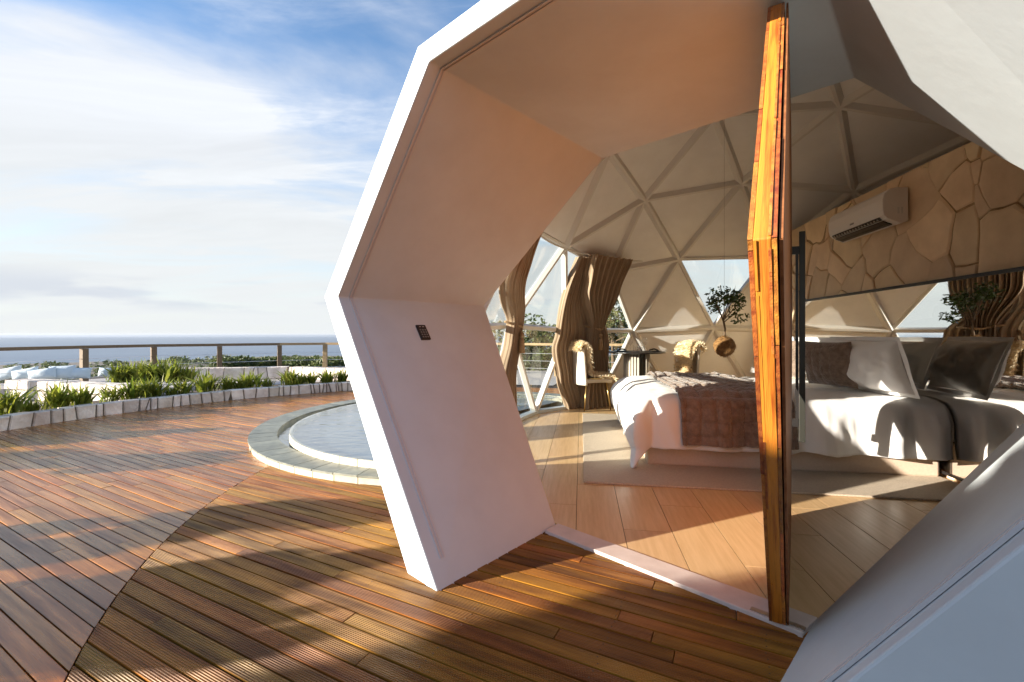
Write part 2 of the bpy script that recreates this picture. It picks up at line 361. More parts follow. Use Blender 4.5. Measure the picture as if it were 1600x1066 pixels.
pv_ = hm.node_tree.nodes.new('ShaderNodeVolumePrincipled'); pv_.inputs['Color'].default_value = (.62, .68, .78, 1); pv_.inputs['Density'].default_value = .00003; pv_.inputs['Anisotropy'].default_value = .2
ho_ = hm.node_tree.nodes.new('ShaderNodeOutputMaterial'); hm.node_tree.links.new(pv_.outputs[0], ho_.inputs['Volume'])
tag(MB().box((-15000, -15000, -86), (15000, 15000, 9)).build('haze', hm), kind='stuff')
# scrub on the slope: nobody could count it
sb = MB(); rnd = random.Random(4)
for i in range(2200):
    az = rad(rnd.uniform(-62, 24)); d = 20*math.exp(rnd.uniform(0, 3.9))
    x, y = d*math.sin(az), d*math.cos(az)+2; s = rnd.uniform(.5, 1.5)*(1+d*.006)
    z = terrain_z(x, y)
    for k in range(3): leaf_cloud(sb, (x+rnd.uniform(-s, s), y+rnd.uniform(-s, s), z+s*.4), s, s, s*.75, 26, s*.36, .3, i*3+k)
tag(sb.build('scrub', M['bush']), kind='stuff')

# ------------------------------------------------------------------ deck
def circ3(a, b, c):
    ax, ay, bx, by, cx, cy = *a, *b, *c
    d = 2*(ax*(by-cy)+bx*(cy-ay)+cx*(ay-by))
    ux = ((ax*ax+ay*ay)*(by-cy)+(bx*bx+by*by)*(cy-ay)+(cx*cx+cy*cy)*(ay-by))/d
    uy = ((ax*ax+ay*ay)*(cx-bx)+(bx*bx+by*by)*(ax-cx)+(cx*cx+cy*cy)*(bx-ax))/d
    return ux, uy, math.hypot(ax-ux, ay-uy)
PC = circ3((-6.33, 5.46), (-5.29, 7.81), (-3.41, 9.41))        # planter wall circle (outer edge of the deck)
ZC = (2.2, 3.85, 4.41)                                        # circle where ribbed boards meet smooth ones
POOL = (-.55, 6.1, 2.65)
def hit(cx, cy, r, ox, oy, dx, dy):
    b = (ox-cx)*dx+(oy-cy)*dy; c = (ox-cx)**2+(oy-cy)**2-r*r; q = b*b-c
    return None if q <= 0 else (-b-math.sqrt(q), -b+math.sqrt(q))
def intervals(ox, oy, dx, dy, inside, outside, lo, hi):
    iv = [(lo, hi)]
    for c in inside:
        h = hit(*c, ox, oy, dx, dy)
        if not h: return []
        iv = [(max(a, h[0]), min(b, h[1])) for a, b in iv]
        iv = [i for i in iv if i[1]-i[0] > .02]
    for c in outside:
        h = hit(*c, ox, oy, dx, dy)
        if not h: continue
        nv = []
        for a, b in iv:
            if h[0] > a: nv.append((a, min(b, h[0])))
            if h[1] < b: nv.append((max(a, h[1]), b))
        iv = [i for i in nv if i[1]-i[0] > .02]
    return iv
def lay_boards(root, ang, pitch, gap, inside, outside, material, top, lengths, box, seed):
    rnd = random.Random(seed); dx, dy = math.cos(ang), math.sin(ang); nx, ny = -dy, dx; pieces = []
    cx, cy = (box[0]+box[2])/2, (box[1]+box[3])/2
    for row in range(-150, 150):
        off = row*pitch; e = []
        for s in (0, pitch-gap):
            ox, oy = cx+nx*(off+s), cy+ny*(off+s); e.append(intervals(ox, oy, dx, dy, inside, outside, -8, 8))
        if len(e[0]) != len(e[1]):
            m_ = intervals(cx+nx*(off+pitch/2), cy+ny*(off+pitch/2), dx, dy, inside, outside, -8, 8); e = [m_, m_]
        for (a0, b0), (a1, b1) in zip(*e):
            cuts = []; x = a0+rnd.uniform(.3, lengths[1])
            while x < min(b0, b1)-.25: cuts.append(x); x += rnd.uniform(*lengths)
            ends = [(a0, a1)]
            for c in cuts: ends += [(c-.0015, c-.0015), (c+.0015, c+.0015)]
            ends.append((b0, b1))
            for k in range(0, len(ends), 2):
                (l0, l1), (r0, r1) = ends[k], ends[k+1]
                mx, my = cx+nx*off+dx*(l0+r0)/2, cy+ny*off+dy*(l0+r0)/2
                if not (box[0]-1 < mx < box[2]+1 and box[1]-1 < my < box[3]+1): continue
                if my < -1.2 or mx > 2.6: continue
                pieces.append((math.hypot(mx, my), off, l0, r0, l1, r1, mx, my, rnd.uniform(-.0012, .0012)))
    pieces.sort(); rest = MB()
    for i, (d, off, l0, r0, l1, r1, mx, my, dz) in enumerate(pieces):
        w = pitch-gap; c = .003; z = top+dz; mid = (l0+r0)/2
        P = [(l0-mid, 0), (r0-mid, 0), (r1-mid, w), (l1-mid, w)]
        Q = [(l0-mid+.001, c), (r0-mid-.001, c), (r1-mid-.001, w-c), (l1-mid+.001, w-c)]
        v = [(x, y, z-.028) for x, y in P]+[(x, y, z-c*.8) for x, y in P]+[(x, y, z) for x, y in Q]
        f = [(0, 1, 5, 4), (1, 2, 6, 5), (2, 3, 7, 6), (3, 0, 4, 7), (4, 5, 9, 8), (5, 6, 10, 9), (6, 7, 11, 10), (7, 4, 8, 11), (8, 9, 10, 11)]
        if i < 300:
            o = MB().add(v, f).build('board', material, root)
            o.location = (cx+nx*off+dx*mid, cy+ny*off+dy*mid, 0); o.rotation_euler = (0, 0, ang)
        else:
            ca, sa = dx, dy
            rest.add([(cx+nx*off+dx*(mid+x)+nx*y, cy+ny*off+dy*(mid+x)+ny*y, q) for x, y, q in v], f)
    if rest.v:      # the far boards, in the frame of the deck's own grain
        R = Matrix.Rotation(-ang, 4, 'Z'); rest.v = [tuple(R @ Vector(p)) for p in rest.v]
        o = tag(rest.build('far_boards', material, root), kind='stuff'); o.rotation_euler = (0, 0, ang)
    return len(pieces)
deck = tag(empty('deck'), kind='structure')
sub = MB().box((-12, -4, -.12), (2.4, 13, -.045)); tag(sub.build('subdeck', M['dark'], deck))
DOMEC = (DC.x, DC.y, 3.22)
lay_boards(deck, rad(-28.6), .0722, .005, [(PC[0], PC[1], PC[2]-.01)], [(ZC[0], ZC[1], ZC[2]+.004), (POOL[0], POOL[1], POOL[2]-.08), DOMEC], M['deck'], -.004, (.5, 1.9), (-9.5, -1, 1, 12), 3)
rdeck = tag(empty('ribbed_deck'), kind='structure')
lay_boards(rdeck, rad(-26.6), .0755, .006, [(ZC[0], ZC[1], ZC[2]-.004)], [(POOL[0], POOL[1], POOL[2]-.08), DOMEC], M['ribbed'], -.002, (1.6, 3.6), (-4, -1, 3, 6), 5)

# screw heads over the joists of the ribbed boards
ang = rad(-26.6); dx, dy = math.cos(ang), math.sin(ang); nx, ny = -dy, dx; sm_ = MB(); rnd = random.Random(8)
for row in range(-50, 50):
    for j in range(-10, 11):
        for e in (.018, .052):
            t = j*.56+rnd.uniform(-.006, .006); o_ = row*.0755+e; x, y = -.5+nx*o_+dx*t, 2.5+ny*o_+dy*t
            if y < .9 or math.hypot(x-ZC[0], y-ZC[1]) > ZC[2]-.04 or math.hypot(x-DOMEC[0], y-DOMEC[1]) < 3.34 or math.hypot(x-POOL[0], y-POOL[1]) < POOL[2]+.03: continue
            sm_.add([(x+.0034*math.cos(k*math.pi/4), y+.0034*math.sin(k*math.pi/4), .0002) for k in range(8)], [tuple(range(8))])
tag(sm_.build('screw_heads', M['bark'], rdeck), kind='stuff')

# ------------------------------------------------------------------ dome house: entrance, shell, struts, glass
house = tag(empty('dome_house', (DC.x, DC.y, 0)), 'white geodesic dome guest house with deep faceted entrance and triangular windows, standing on the deck', 'house')
house_inv = Matrix.Translation((-DC.x, -DC.y, 0))
def H(mb):
    mb.v = [tuple(Vector(p)-Vector((DC.x, DC.y, 0))) for p in mb.v]; return mb
FR = [(-.625, -.05), (-1.643, 1.43), (-.72, 2.5), (.73, 2.5), (1.56, 1.43), (.585, -.05)]
BK = [(-.642, -.05, 2.22), (-1.61, 1.43, 2.505), (-.716, 2.5, 2.86), (.76, 2.5, 2.83), (1.64, 1.43, 2.5), (.645, -.05, 2.2)]
OU = [(-.87, -.05), (-1.828, 1.44), (-.81, 2.61), (.82, 2.61), (1.745, 1.44), (.79, -.05)]
FA = 1.284
def portal():
    m = MB(); f = [tun(t, z, FA) for t, z in FR]; b = [tun(*p) for p in BK]; o = [tun(t, z, FA) for t, z in OU]
    bo = [tun(OU[i][0], OU[i][1], BK[i][2]+.12) for i in range(6)]
    v = f+b+o+bo; F = []
    for i in range(5):
        if i == 3: F += [(i, 6+i+1, 6+i), (i, i+1, 6+i+1)]
        else: F.append((i, i+1, 6+i+1, 6+i))
        F.append((i, 12+i, 12+i+1, i+1)); F.append((12+i, 18+i, 18+i+1, 12+i+1)); F.append((6+i, 6+i+1, 18+i+1, 18+i))
    m.add(v, F); return H(m)
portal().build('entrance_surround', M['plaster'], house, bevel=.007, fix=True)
# recessed guide strips close to the mouth of the entrance, one on each facet
for i in range(5):
    t0, z0 = FR[i]; t1, z1 = FR[i+1]
    if i == 0: t0, z0 = t0+(t1-t0)*.10, z0+(z1-z0)*.10
    if i == 4: t1, z1 = t1+(t0-t1)*.10, z1+(z0-z1)*.10
    nx, nzv = -(z1-z0), (t1-t0); l = math.hypot(nx, nzv); nx /= -l; nzv /= -l
    m = MB()
    for a0, a1, h in ((FA+.072, FA+.080, .007), (FA+.080, FA+.090, .003), (FA+.090, FA+.098, .007)):
        A = [tun(t0, z0, a0), tun(t1, z1, a0), tun(t1, z1, a1), tun(t0, z0, a1)]
        off = TV*(nx*h)+Vector((0, 0, nzv*h)); A = [p-(off*.3) for p in A]
        m.prism(A, [p+off*1.3 for p in A])
    H(m).build('guide_strip', M['trim'], house, fix=True)

def geodesic():
    p = (1+5**.5)/2; V = []
    for s1 in (1, -1):
        for s2 in (1, -1): V += [(0, s1, s2*p)]
    for s1 in (1, -1):
        for s2 in (1, -1): V += [(s1, s2*p, 0)]
    for s1 in (1, -1):
        for s2 in (1, -1): V += [(s2*p, 0, s1)]
    V = [Vector(v).normalized() for v in V]
    c = V[0].z; v = V[0].cross(Vector((0, 0, 1)))
    K = Matrix(((0, -v.z, v.y), (v.z, 0, -v.x), (-v.y, v.x, 0))); R = Matrix.Identity(3)+K+(K@K)*(1/(1+c))
    V = [R@q for q in V]; P = []; T = []
    def fi(q):
        q = q.normalized()
        for i, w in enumerate(P):
            if (w-q).length < 1e-3: return i
        P.append(q); return len(P)-1
    for i in range(12):
        for j in range(i+1, 12):
            for k in range(j+1, 12):
                if all(abs((V[a]-V[b]).length-1.0515) < .01 for a, b in ((i, j), (j, k), (i, k))):
                    g = lambda a, b: fi((V[i]*a+V[j]*b+V[k]*(3-a-b))/3)
                    for a in range(3):
                        for b in range(3-a):
                            T.append((g(a, b), g(a+1, b), g(a, b+1)))
                            if a+b < 2: T.append((g(a+1, b), g(a+1, b+1), g(a, b+1)))
    R2 = Matrix.Rotation(1.112, 3, 'Z')
    Wd = [DC+(R2@q)*DR for q in P]
    T = [t for t in T if all(Wd[i].z > -.3 for i in t)]
    for t in {i for t in T for i in t}:
        if Wd[t].z < .2: Wd[t].z = 0
    return Wd, T
GV, GT = geodesic()
OUTP = [(-.87, -.06), (-1.828, 1.44), (-.81, 2.61), (.82, 2.61), (1.745, 1.44), (.79, -.06)]
PL = []                                                     # planes of the entrance volume (outward normals in t,z)
for i in range(6):
    p, q = OUTP[i], OUTP[(i+1) % 6]; ex, ez = q[0]-p[0], q[1]-p[1]; l = math.hypot(ex, ez); n = (-ez/l, ex/l)
    PL.append((n, n[0]*p[0]+n[1]*p[1]-.01))
def tz(P):
    return P.dot(TV)+.994, P.z, P.dot(AV)
def split(poly, n, c):
    ins, out = [], []
    for i in range(len(poly)):
        p, q = poly[i], poly[(i+1) % len(poly)]; tp, tq = tz(p), tz(q)
        dp = n[0]*tp[0]+n[1]*tp[1]-c; dq = n[0]*tq[0]+n[1]*tq[1]-c
        (ins if dp <= 0 else out).append(p)
        if dp*dq < 0:
            m = p+(q-p)*(dp/(dp-dq)); ins.append(m); out.append(m)
    return ins, out
def outside_tunnel(poly):
    if min(tz(p)[2] for p in poly) > 3.9: return [poly]
    keep = []; cur = poly
    for n, c in PL:
        cur, o = split(cur, n, c)
        if len(o) > 2: keep.append(o)
        if len(cur) < 3: break
    return keep
def az_of(p): return math.degrees(math.atan2(p.x-DC.x, p.y-DC.y))
def is_glass(t):
    P = [GV[i] for i in t]; c = sum(P, Vector())/3
    if max(p.z for p in P) > 2.6: return False
    az = [az_of(p) for p in P]
    if min(az) > -113 and max(az) < -15: return True
    return sorted(round(a) for a in az) == [-5, 8, 22] and max(p.z for p in P) > 2.3
glass_edges = set()
for t in GT:
    P = [GV[i] for i in t]; cen = sum(P, Vector())/3
    g = is_glass(t)
    if g:
        for a in range(3): glass_edges.add(frozenset((t[a], t[(a+1) % 3])))
    nrm = (P[1]-P[0]).cross(P[2]-P[0]).normalized()
    if nrm.dot(cen-DC) < 0: nrm = -nrm; P = [P[0], P[2], P[1]]
    m = MB()
    for poly in outside_tunnel(P):
        th = .006 if g else .03
        m.prism([p-nrm*(th+.01) for p in poly], [p-nrm*.01 for p in poly])
    if not m.v: continue
    o = H(m).build('glass_pane' if g else 'wall_panel', M['glass'] if g else M['panel'], house, fix=True)
edges = {}
for t in GT:
    for a in range(3): edges.setdefault(frozenset((t[a], t[(a+1) % 3])), []).append(t)
for e in sorted(edges, key=lambda s: sorted(s)):
    i, j = sorted(e); A, B = GV[i], GV[j]
    # clip against the entrance
    segs = [(0., 1.)]
    if min(tz(A)[2], tz(B)[2]) < 3.9:
        lo, hi = 0., 1.
        for n, c in PL:
            ta, tb = tz(A), tz(B); da = n[0]*ta[0]+n[1]*ta[1]-c; db = n[0]*tb[0]+n[1]*tb[1]-c
            if da > 0 and db > 0: lo, hi = 1, 0; break
            if da*db < 0:
                s = da/(da-db)
                if da > 0: lo = max(lo, s)
                else: hi = min(hi, s)
        if lo < hi: segs = [(a, b) for a, b in ((0, lo), (hi, 1)) if b-a > .04]
    gl = e in glass_edges
    wo, wi, dp = (.085, .045, .07) if gl else (.17, .035, .11)
    for a, b in segs:
        P, Q = A+(B-A)*a, A+(B-A)*b; mid = ((A+B)/2-DC).normalized(); t = (Q-P).normalized(); s = t.cross(mid).normalized()
        m = MB(); o0 = -.012
        def ring(X): 
            r = (X-DC).normalized(); k = dp
            return [X+s*wo/2+r*o0, X-s*wo/2+r*o0, X-s*wi/2-r*k, X+s*wi/2-r*k]
        m.prism(ring(P), ring(Q))
        H(m).build('strut', M['strut'], house, fix=True)
        m = MB(); m.prism([P+s*.03+mid*.012, P-s*.03+mid*.012, P-s*.03-mid*.012, P+s*.03-mid*.012], [Q+s*.03+mid*.012, Q-s*.03+mid*.012, Q-s*.03-mid*.012, Q+s*.03-mid*.012])
        H(m).build('outer_batten', M['shell'], house, fix=True)
# base kerb under the shell
m = MB(); base = sorted({i for t in GT for i in t if GV[i].z < .01}, key=lambda i: az_of(GV[i]))
for k in range(len(base)):
    A, B = GV[base[k]], GV[base[(k+1) % len(base)]]
    sg = [(0, 1)]
    ta, tb = tz(A), tz(B)
    if min(ta[2], tb[2]) < 3 and (min(ta[0], tb[0]) < .82 and max(ta[0], tb[0]) > -.9):
        def sol(tv): return (tv-ta[0])/(tb[0]-ta[0])
        s0, s1 = sorted((sol(-.86), sol(.80))); sg = [(0, max(0, s0)), (min(1, s1), 1)]
    for a, b in sg:
        if b-a < .03: continue
        P, Q = A+(B-A)*a, A+(B-A)*b
        c = Vector((DC.x, DC.y, 0)); ip = (P-c).normalized()*.09; iq = (Q-c).normalized()*.09
        m.prism([P+ip*.3, Q+iq*.3, Q-iq, P-ip], [p+Vector((0, 0, .055)) for p in (P+ip*.3, Q+iq*.3, Q-iq, P-ip)])
H(m).build('base_kerb', M['plaster'], house, fix=True)
# threshold
m = MB(); z0, z1 = -.04, .016
q = [(-.66, 2.10), (.66, 2.07), (.69, 2.225), (-.66, 2.232)]
m.prism([tun(t, z0, a) for t, a in q], [tun(t, z1, a) for t, a in q]); H(m).build('threshold', M['threshold'], house, bevel=.004, fix=True)

# ------------------------------------------------------------------ interior floor of wood-look tiles
floor = tag(empty('floor'), kind='structure')
n = 60; disc = [(DC.x+3.50*math.cos(2*math.pi*k/n), DC.y+3.50*math.sin(2*math.pi*k/n)) for k in range(n)]
disc = clip(disc, -AV.x, -AV.y, -2.23)
MB().prism([(x, y, -.035) for x, y in disc], [(x, y, .004) for x, y in disc]).build('floor_slab', M['grout'], floor)
hp = []
for i in range(len(disc)):
    p, q = disc[i], disc[(i+1) % len(disc)]; ex, ey = q[0]-p[0], q[1]-p[1]; l = math.hypot(ex, ey)
    if l > 1e-5: hp.append((ey/l, -ex/l, (ey*p[0]-ex*p[1])/l))
rnd = random.Random(11)
for c in range(-6, 28):
    v0 = -.031+(c-1)*.2855+.0; off = (c*.43) % 1.2
    for r in range(-2, 10):
        u0 = r*1.2+off-.5
        pl = [rm(u0+.002, v0+.002), rm(u0+.002, v0+.2835), rm(u0+1.198, v0+.2835), rm(u0+1.198, v0+.002)]
        poly = [(p.x, p.y) for p in pl]
        for h in hp:
            poly = clip(poly, *h)
            if len(poly) < 3: break
        if len(poly) < 3 or abs(area(poly)) < .004: continue
        cx = sum(p[0] for p in poly)/len(poly); cy = sum(p[1] for p in poly)/len(poly)
        R = Matrix.Rotation(rad(8.9), 3, 'Z')
        loc = [R@Vector((x-cx, y-cy, 0)) for x, y in poly]
        o = MB().prism([(p.x, p.y, .0045) for p in loc], [(p.x, p.y, .012) for p in loc]).build('tile', M['tile'], floor, fix=True)
        o.location = (cx, cy, 0); o.rotation_euler = (0, 0, ROOM_RZ)

# ------------------------------------------------------------------ pool beside the dome
pool = tag(empty('plunge_pool', (POOL[0], POOL[1], 0)), 'round overflow pool with green slate rim and raised inner basin, beside the dome', 'pool')
def PLc(mb): mb.v = [tuple(Vector(p)-Vector((POOL[0], POOL[1], 0))) for p in mb.v]; return mb
BAS = (-.5, 5.74, 2.14)
def outdome(x, y, r=3.66): return math.hypot(x-DC.x, y-DC.y) > r
def ring_pt(c, ang, r): return (c[0]+r*math.cos(ang), c[1]+r*math.sin(ang))
def maxr(c, ang, r):           # pull a radius back so it stays outside the dome
    for _ in range(60):
        x, y = ring_pt(c, ang, r)
        if outdome(x, y): return r
        r -= .06
    return max(r, .05)
NT = 72
for k in range(NT):
    a0, a1 = 2*math.pi*k/NT+.0015, 2*math.pi*(k+1)/NT-.0015
    if not all(outdome(*ring_pt(POOL, a, POOL[2])) and outdome(*ring_pt(POOL, a, POOL[2]-.27)) for a in (a0, a1)): continue
    ro, ri = POOL[2], POOL[2]-.27
    q = [ring_pt(POOL, a0, ri), ring_pt(POOL, a0, ro+.012), ring_pt(POOL, a1, ro+.012), ring_pt(POOL, a1, ri)]
    dz = random.uniform(-.0015, .0015)
    PLc(MB().prism([(x, y, .052+dz) for x, y in q], [(x, y, .070+dz) for x, y in q])).build('rim_tile', M['slate'], pool, fix=True)
    q = [ring_pt(POOL, a0, ro-.02), ring_pt(POOL, a0, ro), ring_pt(POOL, a1, ro), ring_pt(POOL, a1, ro-.02)]
    PLc(MB().prism([(x, y, -.01) for x, y in q], [(x, y, .050) for x, y in q])).build('side_tile', M['edge_tile'], pool, fix=True)
for k in range(64):
    a0, a1 = 2*math.pi*k/64+.002, 2*math.pi*(k+1)/64-.002
    if not all(outdome(*ring_pt(BAS, a, BAS[2])) for a in (a0, a1)): continue
    q = [ring_pt(BAS, a0, BAS[2]-.03), ring_pt(BAS, a0, BAS[2]), ring_pt(BAS, a1, BAS[2]), ring_pt(BAS, a1, BAS[2]-.03)]
    PLc(MB().prism([(x, y, -.06) for x, y in q], [(x, y, .132) for x, y in q])).build('basin_tile', M['edge_tile'], pool, fix=True)
def disc_mesh(c, r, z, rings=8, n=96):
    m = MB(); vs = []
    rr = [maxr(c, 2*math.pi*k/n, r) for k in range(n)]
    for i in range(rings+1):
        for k in range(n): x, y = ring_pt(c, 2*math.pi*k/n, rr[k]*i/rings); vs.append((x, y, z))
    m.add(vs, [(i*n+k, i*n+(k+1) % n, (i+1)*n+(k+1) % n, (i+1)*n+k) for i in range(rings) for k in range(n)]); return PLc(m)
disc_mesh(POOL, POOL[2]-.03, -.03).build('trough_floor', M['pool_floor'], pool)
disc_mesh(POOL, POOL[2]-.26, .018).build('trough_water', M['water'], pool)
disc_mesh(BAS, BAS[2]-.025, .07).build('basin_floor', M['pool_floor'], pool)
disc_mesh(BAS, BAS[2]-.004, .135).build('basin_water', M['water'], pool)
m = MB(); m.add([(*ring_pt(POOL, 2*math.pi*k/96, POOL[2]-.262), z) for z in (-.03, .052) for k in range(96) ], [(k, (k+1) % 96, 96+(k+1) % 96, 96+k) for k in range(96) if outdome(*ring_pt(POOL, 2*math.pi*k/96, POOL[2]-.26)) and outdome(*ring_pt(POOL, 2*math.pi*(k+1)/96, POOL[2]-.26))])
PLc(m).build('rim_wall', M['slate'], pool)

# ------------------------------------------------------------------ stone block laying along an arc
def arc_wall(name, label, c, r, a0, a1, z0, z1, depth, wmin, wmax, group, seed, material=None, courses=1):
    """stones set on a circular line, seen from inside the circle; local z up"""
    rnd = random.Random(seed); root = tag(empty(name, (*ring_pt(c, (a0+a1)/2, r), z0)), label, 'wall', group)
    O = Vector(root.location); L = (a1-a0)*r; h = z1-z0
    core = MB(); k = max(4, int(L/.25)); pts = [a0+(a1-a0)*i/k for i in range(k+1)]
    for i in range(k):
        q = [ring_pt(c, pts[i], r+.02), ring_pt(c, pts[i+1], r+.02), ring_pt(c, pts[i+1], r+depth-.02), ring_pt(c, pts[i], r+depth-.02)]
        core.prism([Vector((x, y, z0))-O for x, y in q], [Vector((x, y, z1-.014))-O for x, y in q])
    core.build('mortar_core', M['pale_mortar'], root, fix=True)
    polys = []
    for cr in range(courses):
        zb, zt = z0+h*cr/courses, z0+h*(cr+1)/courses; x = 0; sk = 0
        while x < L-.02:
            w = rnd.uniform(wmin, wmax); s2 = rnd.uniform(-.16, .16)*min(w, zt-zb)
            x1 = min(x+w, L); xa, xb, xc, xd = x, x1, min(L, x1+s2), x+sk
            if rnd.random() < .22 and w > .6*(wmin+wmax)/2 and courses == 1:       # a stone broken along a slant
                m0 = x+w*rnd.uniform(.35, .6); m1 = m0+rnd.choice((-1, 1))*rnd.uniform(.12, .3)*h
                polys += [[(xa, zb), (m0, zb), (m1, zt), (xd, zt)], [(m0, zb), (xb, zb), (xc, zt), (m1, zt)]]
            else: polys.append([(xa, zb), (xb, zb), (xc, zt), (xd, zt)])
            x = x1; sk = s2
    for P in polys:
        if abs(area(P)) < .001: continue
        Q = inset(P, .008)
        if len(Q) < 3: continue
        I = inset(Q, .010) or Q
        if len(I) != len(Q): I = Q
        j = rnd.uniform(0, .018); tz_ = rnd.uniform(-.006, .006)
        def w3(p, d, dz=0):
            x, y = ring_pt(c, a0+p[0]/r, r+d); return Vector((x, y, p[1]+dz+(tz_ if p[1] > z0+.01 else 0)))-O
        m = MB(); n = len(Q)
        m.add([w3(p, depth) for p in Q]+[w3(p, j*.5+.012) for p in Q]+[w3(p, j*.5-.006+rnd.uniform(-.003, .003)) for p in I],
              [(i, (i+1) % n, n+(i+1) % n, n+i) for i in range(n)]+[(n+i, n+(i+1) % n, 2*n+(i+1) % n, 2*n+i) for i in range(n)]+[tuple(range(2*n, 3*n)), tuple(range(n-1, -1, -1))])
        m.build('stone', material or M['stone'], root, fix=True)
    return root
pa = lambda x, y: math.atan2(y-PC[1], x-PC[0])
A0, A1 = pa(-3.1, 9.6)-.10, pa(-6.35, 5.0)+.22
arc_wall('planter_wall', 'low curved kerb of cream stones holding the fern bed along the deck edge', (PC[0], PC[1]), PC[2], A0, A1, -.03, .18, .16, .09, .24, None, 21)
# soil bed behind the kerb and the terrace beyond it
def arc_sheet(r0, r1, a0, a1, z, k=48, z2=None):
    m = MB(); vs = []
    for i in range(k+1):
        a = a0+(a1-a0)*i/k
        vs += [(*ring_pt(PC, a, r0), z), (*ring_pt(PC, a, r1), z if z2 is None else z2)]
    m.add(vs, [(2*i, 2*i+1, 2*i+3, 2*i+2) for i in range(k)]); return m
tag(arc_sheet(PC[2]+.15, PC[2]+.80, A0-.3, A1+.1, .135).build('fern_bed_soil', M['soil']), kind='structure')
tag(arc_sheet(PC[2]+.70, PC[2]+7.5, A0-.6, A1+.1, -.03).build('terrace_paving', M['gravel']), kind='structure')
def straight_wall(p, q, name, label, z0, z1, depth, wmin, wmax, seed, courses=1):
    """p is the left end, q the right end as seen from the face side"""
    d = Vector((q[0]-p[0], q[1]-p[1], 0)); n = Vector((d.y, -d.x, 0)).normalized(); mid = Vector(((p[0]+q[0])/2, (p[1]+q[1])/2, 0)); cc = mid+n*400
    a0 = math.atan2(q[1]-cc.y, q[0]-cc.x); a1 = math.atan2(p[1]-cc.y, p[0]-cc.x)
    if a1 < a0: a1 += 2*math.pi
    return arc_wall(name, label, (cc.x, cc.y), 400, a0, a1, z0, z1, depth, wmin, wmax, None, seed, courses=courses)
straight_wall((-9.6, 8.35), (-6.35, 7.35), 'lounge_wall', 'taller sunlit stone seat wall behind the nearest ferns at the left', -.03, .34, .32, .2, .5, 22, 2)
straight_wall((-6.3, 8.15), (-5.2, 9.2), 'bed_wall', 'low shaded stone ledge to the right of the big fern clump', -.03, .22, .30, .2, .45, 24)
straight_wall((-8.6, 11.4), (-6.15, 12.1), 'terrace_wall', 'pale stone block wall in shade beneath the third and fourth rail posts', -.03, .31, .30, .22, .5, 23)
straight_wall((-6.15, 12.1), (-3.6, 11.3), 'corner_wall', 'sunlit white stone wall below the corner of the railing', -.03, .30, .30, .22, .5, 25)
# ------------------------------------------------------------------ ferns
def fern_mesh(name, seed, n, h, spread):
    rnd = random.Random(seed); m = MB()
    for _ in range(n):
        az = rnd.uniform(0, 2*math.pi); L = h*rnd.uniform(.6, 1.15); lean = rnd.uniform(.1, 1.0)*spread; w = L*rnd.uniform(.03, .06)
        bx, by = rnd.gauss(0, .05), rnd.gauss(0, .05); d = Vector((math.cos(az), math.sin(az), 0)); s = Vector((-d.y, d.x, 0))
        tw = rnd.uniform(-.6, .6); s = (s*math.cos(tw)+Vector((0, 0, 1))*math.sin(tw))
        P = []; K = 5
        for k in range(K+1):
            t = k/K; out = lean*L*(t**1.4)*.8; up = L*(t-.32*lean*t*t)
            P.append(Vector((bx, by, 0))+d*out+Vector((0, 0, up)))
        vs = []
        for k, p in enumerate(P):
            ww = w*(1-abs(2*k/K-.75)**1.5*.8)*(0.15 if k == K else 1)*(.5 if k == 0 else 1)
            ed = .25*w*(1 if k % 2 else -1)
            vs += [p-s*(ww+ed), p+s*(ww-ed)]
        m.add(vs, [(2*k, 2*k+1, 2*k+3, 2*k+2) for k in range(K)])
    me = bpy.data.meshes.new(name); me.from_pydata(m.v, [], m.f); me.materials.append(M['leaf']); return me
protos = [fern_mesh('fern_a', s, 78, .37, 1.05) for s in (1, 2, 3, 4)]
rnd = random.Random(31)
where = ['at the left edge of the picture', 'beside the large open fern at the left', 'in front of the sunlit seat wall', 'below the scattered cushions', 'left of the big fern clump', 'in front of the big fern clump', 'right of the big fern clump', 'below the third rail post', 'left of the fourth rail post', 'below the fourth rail post', 'below the corner rail post', 'nearest the white entrance rim']
aS, aE = A1-.21, A0+.10
NFE = 24
for i in range(NFE):
    a = aS+(aE-aS)*(i+rnd.uniform(-.3, .3))/(NFE-1)
    x, y = ring_pt(PC, a, PC[2]+rnd.uniform(.30, .42))
    o = bpy.data.objects.new('fern', protos[i % 4]); C.objects.link(o); o.location = (x, y, .13); o.rotation_euler = (0, 0, rnd.uniform(0, 6.28)); s = rnd.uniform(.75, 1.15)
    if i % 6 == 4: s *= .62
    o.scale = (s*1.1, s*1.1, s)
    ordn = ['first', 'second', 'third', 'fourth', 'fifth', 'sixth', 'seventh', 'eighth', 'ninth', 'tenth', 'eleventh', 'twelfth', 'thirteenth', 'fourteenth', 'fifteenth', 'sixteenth', 'seventeenth', 'eighteenth', 'nineteenth', 'twentieth', 'twenty-first', 'twenty-second', 'twenty-third', 'twenty-fourth'][i]
    tag(o, f'{ordn} yellow-green fern from the left along the low stone kerb', 'fern', 'ferns planted along the stone kerb')
for i, (px, d, s) in enumerate(((183, 9.15, 1.25), (205, 9.3, 1.45), (228, 9.2, 1.5), (250, 9.35, 1.6), (272, 9.3, 1.5), (293, 9.4, 1.15))):
    o = bpy.data.objects.new('tall_fern', protos[(i+1) % 4]); C.objects.link(o); o.location = ((px-800)/690*d, d, .18); o.scale = (s, s, s*.95); o.rotation_euler = (0, 0, i*1.3)
    tag(o, ['leftmost', 'second from left', 'third from left', 'third from right', 'second from right', 'rightmost'][i]+' fern of the big dense clump on the terrace', 'fern', 'ferns of the big clump')

